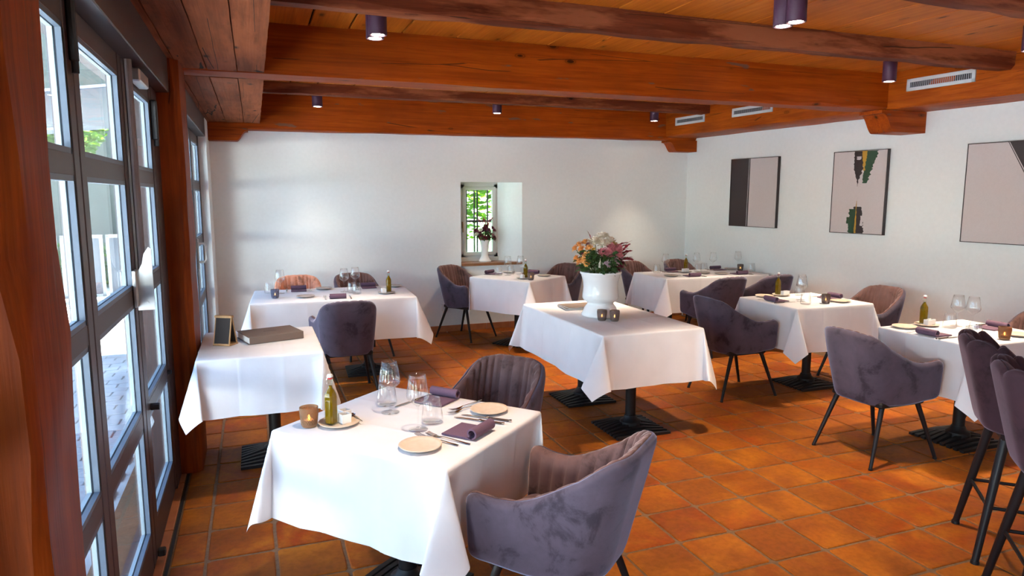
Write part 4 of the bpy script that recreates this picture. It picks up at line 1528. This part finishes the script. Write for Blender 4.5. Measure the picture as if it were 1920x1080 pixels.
def make_votive(mat, wall=0.004):
    t = empty('votive_candle', cat='candle')
    prof = []
    n = 36
    rs = []
    for r, z in ((0.001, 0.0), (0.026, 0.0), (0.0285, 0.004), (0.0325, 0.03), (0.0350, 0.060), (0.0350, 0.076), (0.0325, 0.0765), (0.0318, 0.06), (0.0295, 0.03), (0.026, 0.010), (0.001, 0.009)):
        rs.append([Vector((r * cos(a), r * sin(a), z)) for a in [2 * pi * j / n for j in range(n)]])
    b = MB().rings(rs, cap=False)
    # pressed diamond studs
    for iz in range(9):
        for k in range(22):
            a = 2 * pi * (k + 0.5 * (iz % 2)) / 22
            z = 0.010 + iz * 0.0068
            r = 0.0285 + (0.0350 - 0.0285) * min(1, z / 0.06)
            e, up, s = Vector((cos(a), sin(a), 0)), Vector((0, 0, 1)), Vector((-sin(a), cos(a), 0))
            p = e * (r - 0.0002) + up * z
            b.add([p + s * 0.0036, p + up * 0.0034, p - s * 0.0036, p - up * 0.0034, p + e * 0.0020], [(0, 1, 4), (1, 2, 4), (2, 3, 4), (3, 0, 4)])
    b.obj('cup', mat, t, smooth=True)
    MB().lathe([(0.019, 0.0095), (0.019, 0.024), (0.0175, 0.026), (0.001, 0.0255)], 20).obj('tealight', M['wax'], t, smooth=True)
    MB().lathe([(0.0008, 0.026), (0.0035, 0.030), (0.0040, 0.034), (0.0022, 0.041), (0.0003, 0.047)], 12).obj('flame', M['flame'], t, smooth='all')
    return t


proto = {'wg': make_wine_glass(), 'tb': make_tumbler(), 'pl': make_plate('bread_plate', M['stoneware']), 'plg': make_plate('bread_plate', M['stoneware_grey']),
         'sp': make_plate('condiment_plate', M['stoneware'], 0.078), 'spg': make_plate('condiment_plate', M['stoneware_grey'], 0.078),
         'bo': make_bottle(), 'cu': make_cube_pot(), 'fk': make_fork(), 'kn': make_knife(), 'na': make_napkin(), 'ss': make_spoon(),
         'va': make_votive(M['amber']), 'vs': make_votive(M['smoke']), 'vb': make_votive(M['bluegl'])}
used = {}
GROUP = {'wg': 'wine glasses on the laid tables', 'tb': 'water tumblers on the laid tables', 'pl': 'bread plates on the laid tables', 'plg': 'bread plates on the laid tables',
         'sp': 'condiment plates', 'spg': 'condiment plates', 'bo': 'olive oil bottles', 'cu': 'white seasoning pots', 'fk': 'forks', 'kn': 'table knives',
         'na': 'rolled aubergine napkins', 'ss': None, 'va': 'votive candles', 'vs': 'votive candles', 'vb': 'votive candles'}


def put(kind, x, y, label, rz=0.0, dz=0.0):
    o = place(proto[kind], used.get(kind, False), (x, y, TOP + dz), radians(rz), label, GROUP[kind])
    used[kind] = True
    return o


FG, LT, NT, CT, MT, BT = ('foreground table', 'long table by the sunlit wall', 'table under the niche window', 'far corner table', 'table below the brush stroke picture', 'table behind the bar stools')
PZ = 0.0075      # height of things standing on a plate

# foreground table
put('va', 0.160, 2.640, 'amber pressed glass votive with lit candle on the foreground table')
put('sp', 0.270, 2.625, 'beige plate under the oil bottle on the foreground table')
put('bo', 0.240, 2.615, 'olive oil swing-top bottle on the foreground table', 41, PZ)
put('cu', 0.289, 2.612, 'front white square pot beside the oil bottle on the foreground table', 20, PZ)
put('cu', 0.296, 2.662, 'rear white square pot beside the oil bottle on the foreground table', 28, PZ)
put('ss', 0.338, 2.640, 'little salt spoon leaning beside the white pots on the foreground table', 15, PZ + 0.003)
put('wg', 0.481, 2.700, 'wine glass nearer the oil bottle on the foreground table')
put('wg', 0.541, 2.455, 'wine glass nearer the rolled napkins on the foreground table')
put('tb', 0.488, 2.812, 'water tumbler behind the left wine glass on the foreground table')
put('tb', 0.612, 2.522, 'water tumbler beside the right wine glass on the foreground table')
put('pl', 0.862, 2.573, 'beige bread plate before the rear chair of the foreground table', 0)
put('pl', 0.507, 2.272, 'beige bread plate at the front edge of the foreground table', 70)
put('na', 0.708, 2.795, 'rolled aubergine napkin before the rear chair of the foreground table', 131)
put('na', 0.715, 2.352, 'rolled aubergine napkin before the nearest chair, on the foreground table', 41)
def seg(kind, a, c, label):
    dx, dy = a[0] - c[0], a[1] - c[1]
    put(kind, (a[0] + c[0]) / 2, (a[1] + c[1]) / 2, label, math.degrees(atan2(-dx, dy)))
seg('fk', (0.725, 2.630), (0.865, 2.715), 'fork between rear napkin and rear bread plate on the foreground table, farther one')
seg('fk', (0.708, 2.592), (0.850, 2.672), 'fork between rear napkin and rear bread plate on the foreground table, nearer one')
seg('kn', (0.705, 2.545), (0.865, 2.395), 'knife right of the front napkin on the foreground table, inner one')
seg('kn', (0.742, 2.565), (0.902, 2.415), 'knife right of the front napkin on the foreground table, outer one')
seg('fk', (0.520, 2.398), (0.636, 2.240), 'fork touching the front bread plate on the foreground table')
seg('fk', (0.556, 2.398), (0.682, 2.230), 'fork nearest the front napkin on the foreground table')
seg('kn', (0.530, 2.768), (0.668, 2.858), 'dark handled knife between the wine glasses of the foreground table')


def setting(x, y, f, where, plate='plg', tb=True, wg=True, dp=0.20, cut=True, nap=None, npl=None, ngl=None, ntb=None):
    """place setting seen by a guest at the edge point x, y facing f degrees (0 = +y)"""
    a = radians(f)
    def pt(u, v):
        return x + u * cos(a) - v * sin(a), y + u * sin(a) + v * cos(a)
    n = nap or pt(0.0, 0.115)
    put('na', n[0], n[1], 'rolled aubergine napkin %s' % where, f)
    p = npl or pt(-dp, 0.155)
    put(plate, p[0], p[1], 'bread plate %s' % where, f * 1.7)
    if cut:
        q = pt(-0.105, 0.12)
        put('fk', q[0], q[1], 'fork %s' % where, f)
        q = pt(0.105, 0.12)
        put('kn', q[0], q[1], 'knife %s' % where, f)
    if wg:
        q = ngl or pt(0.13, 0.27)
        put('wg', q[0], q[1], 'wine glass %s' % where)
    if tb:
        q = ntb or pt(0.21, 0.24)
        put('tb', q[0], q[1], 'water tumbler %s' % where)


# long table by the sunlit wall
put('vb', 0.135, 6.163, 'smoky blue glass votive with candle on the left of the long table')
put('spg', 1.084, 6.125, 'grey plate under the oil bottle on the long table')
put('bo', 1.108, 6.145, 'olive oil bottle on the long table by the sunlit wall', 10, PZ)
put('cu', 1.058, 6.115, 'front white pot beside the oil bottle on the long table', 5, PZ)
put('cu', 1.062, 6.158, 'rear white pot beside the oil bottle on the long table', 5, PZ)
setting(0.635, 5.885, -3, 'at the front seat of the long table by the sunlit wall', npl=(0.384, 6.137), ngl=(0.741, 6.359), ntb=(0.827, 6.190))
setting(0.36, 6.70, 177, 'before the salmon pink chair on the long table', npl=(0.58, 6.605), ngl=(0.189, 6.455), ntb=(0.095, 6.50))
setting(1.00, 6.69, 177, 'before the grey chair right of the pink one on the long table', npl=(1.235, 6.56), ngl=(0.857, 6.47), ntb=(0.796, 6.275))

# table under the niche window
put('spg', 2.640, 6.705, 'grey plate under the oil bottle below the niche window')
put('bo', 2.668, 6.722, 'olive oil bottle on the table under the niche window', 33, PZ)
put('cu', 2.618, 6.690, 'white pot beside the oil bottle under the niche window', 33, PZ)
put('vs', 2.672, 6.585, 'smoky glass votive at the near corner of the table under the niche window')
setting(2.450, 7.290, 213.5, 'before the left chair of the table under the niche window', nap=(2.480, 7.245), npl=(2.690, 7.300), ngl=(2.590, 7.060), ntb=(2.500, 7.105))
setting(2.950, 7.145, 123.5, 'before the right chair of the table under the niche window', nap=(2.885, 7.10), npl=(2.935, 6.850), ngl=(2.735, 7.045), ntb=(2.665, 7.165))

# far corner table
put('spg', 4.590, 6.620, 'grey plate with white pots on the far corner table')
put('bo', 4.700, 6.765, 'olive oil bottle on the far corner table', 0)
put('cu', 4.570, 6.610, 'left white pot on the grey plate of the far corner table', 0, PZ)
put('cu', 4.612, 6.618, 'right white pot on the grey plate of the far corner table', 0, PZ)
put('vs', 5.300, 6.545, 'votive with a bright flame on the wall end of the far corner table')
setting(4.44, 6.15, 0, 'at the front left seat of the far corner table', npl=(4.227, 6.356), ngl=(4.80, 6.70), ntb=(4.745, 6.590))
setting(5.06, 6.145, 0, 'at the front right seat of the far corner table', npl=(4.876, 6.333), ngl=(5.03, 6.70), ntb=(4.852, 6.625))
setting(4.50, 6.85, 179, 'at the rear left seat of the far corner table', npl=(4.72, 6.46), ngl=(4.392, 6.72), ntb=(4.251, 6.672))
setting(5.12, 6.84, 179, 'at the rear right seat of the far corner table', npl=(5.29, 6.70), ngl=(5.40, 6.72), ntb=(5.36, 6.42))

# table below the brush stroke picture
put('sp', 4.312, 4.765, 'beige plate with oil bottle below the brush stroke picture')
put('bo', 4.285, 4.780, 'olive oil bottle below the brush stroke picture', 0, PZ)
put('cu', 4.312, 4.735, 'left white pot on the table below the brush stroke picture', 0, PZ)
put('cu', 4.352, 4.748, 'right white pot on the table below the brush stroke picture', 0, PZ)
put('vs', 4.335, 4.285, 'smoky glass votive on the table below the brush stroke picture')
setting(3.93, 4.535, -90, 'at the left seat of the table below the brush stroke picture', 'pl', npl=(4.126, 4.765), ngl=(4.235, 4.445), ntb=(4.150, 4.310))
setting(4.72, 4.500, 90, 'at the right seat of the table below the brush stroke picture', 'pl', npl=(4.516, 4.310), ngl=(4.30, 4.52), ntb=(4.480, 4.730))

# table behind the bar stools
put('sp', 4.236, 3.300, 'beige plate with oil bottle on the table behind the bar stools')
put('bo', 4.238, 3.330, 'olive oil bottle on the table behind the bar stools', 0, PZ)
put('cu', 4.222, 3.282, 'left white pot on the table behind the bar stools', 0, PZ)
put('cu', 4.262, 3.290, 'right white pot on the table behind the bar stools', 0, PZ)
put('va', 4.275, 2.810, 'amber votive on the table behind the bar stools')
setting(3.87, 3.06, -90, 'at the left seat of the table behind the bar stools', 'pl', npl=(4.027, 3.296), ngl=(4.420, 3.120), ntb=(4.150, 2.905))
setting(4.67, 3.075, 90, 'at the right seat of the table behind the bar stools', 'pl', npl=(4.462, 2.851), ngl=(4.405, 3.215), ntb=(4.305, 3.190))


# ------------------------------------------------------------------ menu table
t = empty('menu_sign', (-0.195, 4.320, TOP), radians(-30), 'small tent-shaped chalkboard sign with pale wooden frame on the menu table', 'sign')
def tilt(a, off):
    return Matrix.Translation((0, off, 0.006)) @ Matrix.Rotation(a, 4, 'X')
MB().cbox((-0.055, -0.045, 0), (0.055, 0.045, 0.006), 0.0015).obj('foot_board', M['pine'], t)
for s, nm in ((-1, 'front'), (1, 'rear')):
    mt = tilt(s * radians(13), s * 0.040)
    fr = MB()
    fr.cbox((-0.052, -0.004, 0), (-0.046, 0.004, 0.165), 0.001, M=mt).cbox((0.046, -0.004, 0), (0.052, 0.004, 0.165), 0.001, M=mt)
    fr.cbox((-0.052, -0.004, 0), (0.052, 0.004, 0.006), 0.001, M=mt)
    fr.obj('frame', M['pine'], t)
    MB().box((-0.046, -0.003, 0.006), (0.046, 0.003, 0.160), M=mt).obj('chalkboard', M['chalk'], t)
MB().cbox((-0.055, -0.012, 0.160), (0.055, 0.012, 0.174), 0.002).obj('top_rail', M['pine'], t)

t = empty('menu_book', (0.058, 4.420, TOP + 0.0006), radians(16), 'thick brown hardback menu book lying on the menu table', 'book')
MB().cbox((-0.165, -0.125, 0.0), (0.165, 0.125, 0.004), 0.0012).obj('back_cover', M['book'], t)
MB().cbox((-0.165, -0.125, 0.040), (0.165, 0.125, 0.044), 0.0012).obj('front_cover', M['book'], t)
MB().box((-0.159, -0.121, 0.004), (0.158, 0.121, 0.040)).obj('pages', M['paper'], t)
MB().cbox((0.158, -0.125, 0.001), (0.165, 0.125, 0.043), 0.0012).obj('spine', M['book'], t)
MB().cbox((-0.159, -0.1255, 0.002), (0.163, -0.1215, 0.042), 0.001).obj('cover_edge', M['book'], t)
lt = MB()
rr = random.Random(5)
for k in range(7):
    x = -0.04 + k * 0.0115
    lt.tube([(x, 0.0, 0.0444), (x + 0.003, 0.012, 0.0444), (x + 0.006, rr.uniform(0, .01), 0.0444), (x + 0.0105, 0.002, 0.0444)], 0.0007, 4)
lt.obj('debossed_lettering', M['book_line'], t)

# ------------------------------------------------------------------ flower table
VX, VY = 2.345, 4.425
def make_vase(prof, label, loc, cat='vase'):
    t = empty('flower_vase', loc, 0, label, cat)
    MB().lathe(prof, 48, cap=False).obj('vase_body', M['porcelain'], t, smooth='all')
    return t
make_vase([(r_ * 1.08 + (0.010 if 0.05 < z_ < 0.115 else 0.0), z_) for r_, z_ in ((0.001, 0.0), (0.120, 0.0), (0.127, 0.006), (0.127, 0.016), (0.118, 0.032), (0.098, 0.062), (0.080, 0.088), (0.078, 0.098), (0.090, 0.108), (0.118, 0.124),
           (0.123, 0.140), (0.119, 0.175), (0.116, 0.215), (0.119, 0.255), (0.128, 0.288), (0.131, 0.296), (0.131, 0.302), (0.138, 0.310), (0.141, 0.320), (0.138, 0.327),
           (0.130, 0.325), (0.122, 0.300), (0.112, 0.25), (0.110, 0.18), (0.10, 0.14), (0.001, 0.135))],
          'big white porcelain urn vase full of flowers on the centre table', (VX, VY, TOP))


def bloom(r, rings_, mat, flat_=0.5, seed=0):
    """chrysanthemum head: rings of curled petals"""
    k = random.Random(seed)
    mb = MB()
    for i in range(rings_):
        e = (i + 0.5) / rings_               # 0 centre .. 1 rim
        n = int(6 + 12 * e)
        for j in range(n):
            a = 2 * pi * (j + 0.5 * (i % 2)) / n + k.uniform(-.12, .12)
            el = radians(88 - 95 * e + k.uniform(-8, 8))
            ln = r * (0.55 + 0.45 * e) * k.uniform(0.9, 1.1)
            w = r * 0.15
            d = Vector((cos(a) * cos(el), sin(a) * cos(el), sin(el) * (1 - flat_ * 0.3)))
            s = Vector((-sin(a), cos(a), 0))
            up = d.cross(s).normalized() * -1
            p0 = d * (r * 0.15)
            p1 = d * (ln * 0.7)
            p2 = d * ln + Vector((0, 0, r * 0.10))
            mb.add([p0 - s * w * .3, p0 + s * w * .3, p1 + s * w - up * w * .3, p1 - s * w - up * w * .3, p2 + s * w * .35, p2 - s * w * .35],
                   [(0, 1, 2, 3), (3, 2, 4, 5)])
    mb.lathe([(0.001, -r * .25), (r * .3, -r * .12), (r * .34, r * .05), (r * .2, r * .25), (0.001, r * .3)], 10)
    return mb.mesh('flower', mat)


def leaf_mesh(l, w, mat, name='leaf', jag_=0.0):
    mb = MB()
    n = 6
    L_, C_, R_ = [], [], []
    for i in range(n + 1):
        t = i / n
        ww = w * sin(pi * min(1, t * 0.92 + 0.06)) ** 0.8 * (1 - 0.3 * t) * (1 + (jag_ if i % 2 else -jag_))
        z = -0.25 * l * t * t
        L_.append(Vector((-ww, l * t, z + ww * .25)))
        C_.append(Vector((0, l * t, z)))
        R_.append(Vector((ww, l * t, z + ww * .25)))
    mb.add(L_ + C_ + R_, [(i, i + 1, n + 1 + i + 1, n + 1 + i) for i in range(n)] + [(n + 1 + i, n + 2 + i, 2 * n + 3 + i, 2 * n + 2 + i) for i in range(n)])
    return mb.mesh(name, mat, smooth='all')


def inst(me, parent, loc, d, roll=0.0, scale=1.0, axis='Z'):
    o = bpy.data.objects.new(me.name.split('.')[0], me)
    o.parent = parent
    o.location = loc
    q = Vector(d).to_track_quat(axis, 'Y' if axis == 'Z' else 'Z')
    o.rotation_euler = (q.to_matrix() @ Matrix.Rotation(roll, 3, axis)).to_euler()
    o.scale = (scale,) * 3
    COL.objects.link(o)
    return o


bq = empty('flower_bouquet', (VX, VY, TOP + 0.285), 0, 'bouquet of apricot, ivory and pink chrysanthemums with crimson leaves in the urn vase', 'bouquet')
f_white = bloom(0.062, 6, M['fl_white'], 0.6, 1)
f_pink = bloom(0.034, 4, M['fl_pink'], 0.5, 2)
f_or = bloom(0.032, 4, M['fl_orange'], 0.5, 3)
f_lil = bloom(0.030, 4, M['fl_lilac'], 0.5, 4)
f_yel = bloom(0.022, 3, M['fl_yellow'], 0.5, 5)
f_bur = bloom(0.024, 3, M['fl_burg'], 0.5, 6)
lf_g = leaf_mesh(0.075, 0.020, M['leaf'], jag_=0.15)
lf_r = leaf_mesh(0.085, 0.014, M['leaf_red'], jag_=0.28)
# camera-right and camera-away directions in plan, used only to arrange the bouquet as it stands in the room
Rr = Vector((0.8829, -0.4695, 0))
Ff = Vector((0.4695, 0.8829, 0))
def bp(u, z, f=0.0):
    return Rr * u + Ff * f + Vector((0, 0, z))
stems = MB()
def fl(me, u, z, f=0.0, sc=1.0, rad=0.0):
    p = bp(u, z, f)
    d = Vector((p.x * 1.6, p.y * 1.6, 0.12 + p.z * 0.6))
    inst(me, bq, p, d, rnd.uniform(0, 6), sc * 1.22)
    stems.tube([(p.x * 0.15, p.y * 0.15, -0.06), (p.x * 0.55, p.y * 0.55, z * 0.5), (p.x * .97, p.y * .97, z - 0.008)], 0.0026, 5)
for u, z, f, s in ((0.00, 0.272, 0.02, 1.0), (-0.045, 0.252, -0.045, 0.9), (0.055, 0.255, -0.02, 0.9), (0.01, 0.285, 0.06, .8), (0.01, 0.25, -0.07, .8)):
    fl(f_white, u, z, f, s)
for u, z, f, s in ((-0.155, 0.235, -.04, 1), (-0.115, 0.25, -.02, 1.05), (-0.085, 0.215, -.07, 1), (-0.185, 0.205, -.02, 1), (-0.14, 0.205, -.06, .95), (-0.15, 0.115, -.05, 1), (-0.115, 0.13, -.08, 1),
                   (-0.175, 0.135, -.02, .95), (-0.105, 0.165, -.09, .9), (-0.095, 0.105, -.10, .9)):
    fl(f_or, u, z, f, s)
for k in range(16):
    a, q = rnd.uniform(0, 6.28), sqrt(rnd.random())
    fl(f_pink, 0.075 + 0.070 * q * cos(a), 0.190 + 0.045 * q * sin(a), -0.07 + 0.03 * rnd.random() - 0.02, rnd.uniform(.85, 1.1))
for u, z, f, s in ((0.105, 0.125, -.09, 1), (0.045, 0.100, -.11, .95), (0.135, 0.155, -.06, .9), (-0.06, 0.175, -.09, .85)):
    fl(f_lil, u, z, f, s)
for u, z, f, s in ((0.085, 0.245, -.02, 1), (0.055, 0.235, -.05, 1), (0.10, 0.235, 0.02, 1), (-0.055, 0.205, -.08, .8)):
    fl(f_yel, u, z, f, s)
for u, z, f, s in ((-0.09, 0.235, -.05, 1), (0.135, 0.085, -.07, 1.1), (0.15, 0.105, -.05, 1), (-0.13, 0.175, -.05, .8), (0.12, 0.065, -.08, 1)):
    fl(f_bur, u, z, f, s)
inst(lf_r, bq, bp(-0.075, 0.265, 0.0), bp(-0.1, 0.6, 0), 0.3, .9, 'Y')
for k in range(14):
    u0 = rnd.uniform(0.11, 0.17)
    inst(lf_r, bq, bp(u0, rnd.uniform(0.12, 0.235), rnd.uniform(-.06, .04)), bp(rnd.uniform(.5, 1), rnd.uniform(.05, .9), rnd.uniform(-.4, .3)), rnd.uniform(-1, 1), rnd.uniform(.7, 1.1), 'Y')
for k in range(150):
    a = rnd.uniform(0, 6.28)
    q = rnd.uniform(0.03, 0.14)
    z = rnd.uniform(0.035, 0.19)
    p = Vector((q * cos(a), q * sin(a), z))
    inst(lf_g, bq, p, (cos(a), sin(a), rnd.uniform(-.5, 0.9)), rnd.uniform(-.8, .8), rnd.uniform(.6, 1.1), 'Y')
for k in range(46):
    u = rnd.uniform(-0.11, 0.12)
    p = bp(u, rnd.uniform(0.05, 0.17), rnd.uniform(-0.115, -0.080))
    inst(lf_g, bq, p, bp(u * 6, rnd.uniform(-.1, .9), -0.6), rnd.uniform(-.8, .8), rnd.uniform(.6, 1.0), 'Y')
tag(stems.obj('stems', M['stem'], bq), kind='stuff')

put('vs', 2.262, 4.240, 'left one of two small votives standing at the foot of the urn vase')
put('vs', 2.335, 4.190, 'right one of two small votives standing at the foot of the urn vase')


def booklet(x, y, z, rz, label, cover):
    t = empty('menu_booklet', (x, y, z), radians(rz), label, 'menu', 'menus beside the urn vase')
    MB().box((-0.105, -0.149, 0.0), (0.105, 0.149, 0.0010)).obj('back_cover', cover, t)
    MB().box((-0.104, -0.148, 0.0010), (0.104, 0.148, 0.0050)).obj('pages', M['paper'], t)
    MB().box((-0.105, -0.149, 0.0050), (0.105, 0.149, 0.0062)).obj('front_cover', cover, t)
booklet(2.372, 4.785, TOP, 78, 'lowest menu booklet of the stack behind the urn vase', M['book'])
booklet(2.360, 4.795, TOP + 0.0063, 84, 'middle menu booklet of the stack behind the urn vase', M['book'])
booklet(2.375, 4.810, TOP + 0.0126, 90, 'topmost brown menu booklet behind the urn vase', M['book'])

# ------------------------------------------------------------------ vase in the niche
SX, SY, SZ = 2.625, 7.975, NZ0 + 0.032
make_vase([(0.001, 0.0), (0.072, 0.0), (0.078, 0.004), (0.078, 0.014), (0.066, 0.030), (0.046, 0.062), (0.042, 0.085), (0.047, 0.15), (0.054, 0.22), (0.060, 0.255), (0.062, 0.262), (0.060, 0.268),
           (0.054, 0.262), (0.040, 0.15), (0.001, 0.10)], 'slim white vase of dark red flowers on the niche window sill', (SX, SY, SZ))
b2 = empty('flower_bouquet', (SX, SY, SZ + 0.235), 0, 'burgundy flowers in the slim vase on the niche window sill', 'bouquet')
st2 = MB()
bq_keep = bq
for k in range(34):
    u = rnd.uniform(-0.12, 0.12)
    z = rnd.uniform(0.05, 0.21) - abs(u) * 0.3
    f = rnd.uniform(-.04, .03)
    me = f_bur if k % 4 else (f_pink if k % 8 else f_white)
    sc = rnd.uniform(1.4, 1.9) if me is f_bur else (0.5 if me is f_white else 0.9)
    inst(me, b2, (u, f, z), (u * 3, -0.2, z + 0.1), rnd.uniform(0, 6), sc)
    st2.tube([(u * .15, f * .2, -0.05), (u * .6, f * .6, z * .5), (u * .98, f, z - .005)], 0.0022, 5)
for k in range(7):
    a = rnd.uniform(-.5, .5)
    inst(lf_r, b2, (a * .12, rnd.uniform(-.02, .02), rnd.uniform(.17, .25)), (a, rnd.uniform(-.3, .3), 0.9), rnd.uniform(-1, 1), rnd.uniform(.8, 1.1), 'Y')
for k in range(60):
    a = rnd.uniform(0, 6.28)
    q = rnd.uniform(0.02, 0.10)
    inst(lf_g, b2, (q * cos(a), q * sin(a) * .6, rnd.uniform(0.03, 0.14)), (cos(a), sin(a) * .6, rnd.uniform(-.4, .8)), rnd.uniform(-.8, .8), rnd.uniform(.5, .8), 'Y')
tag(st2.obj('stems', M['stem'], b2), kind='stuff')
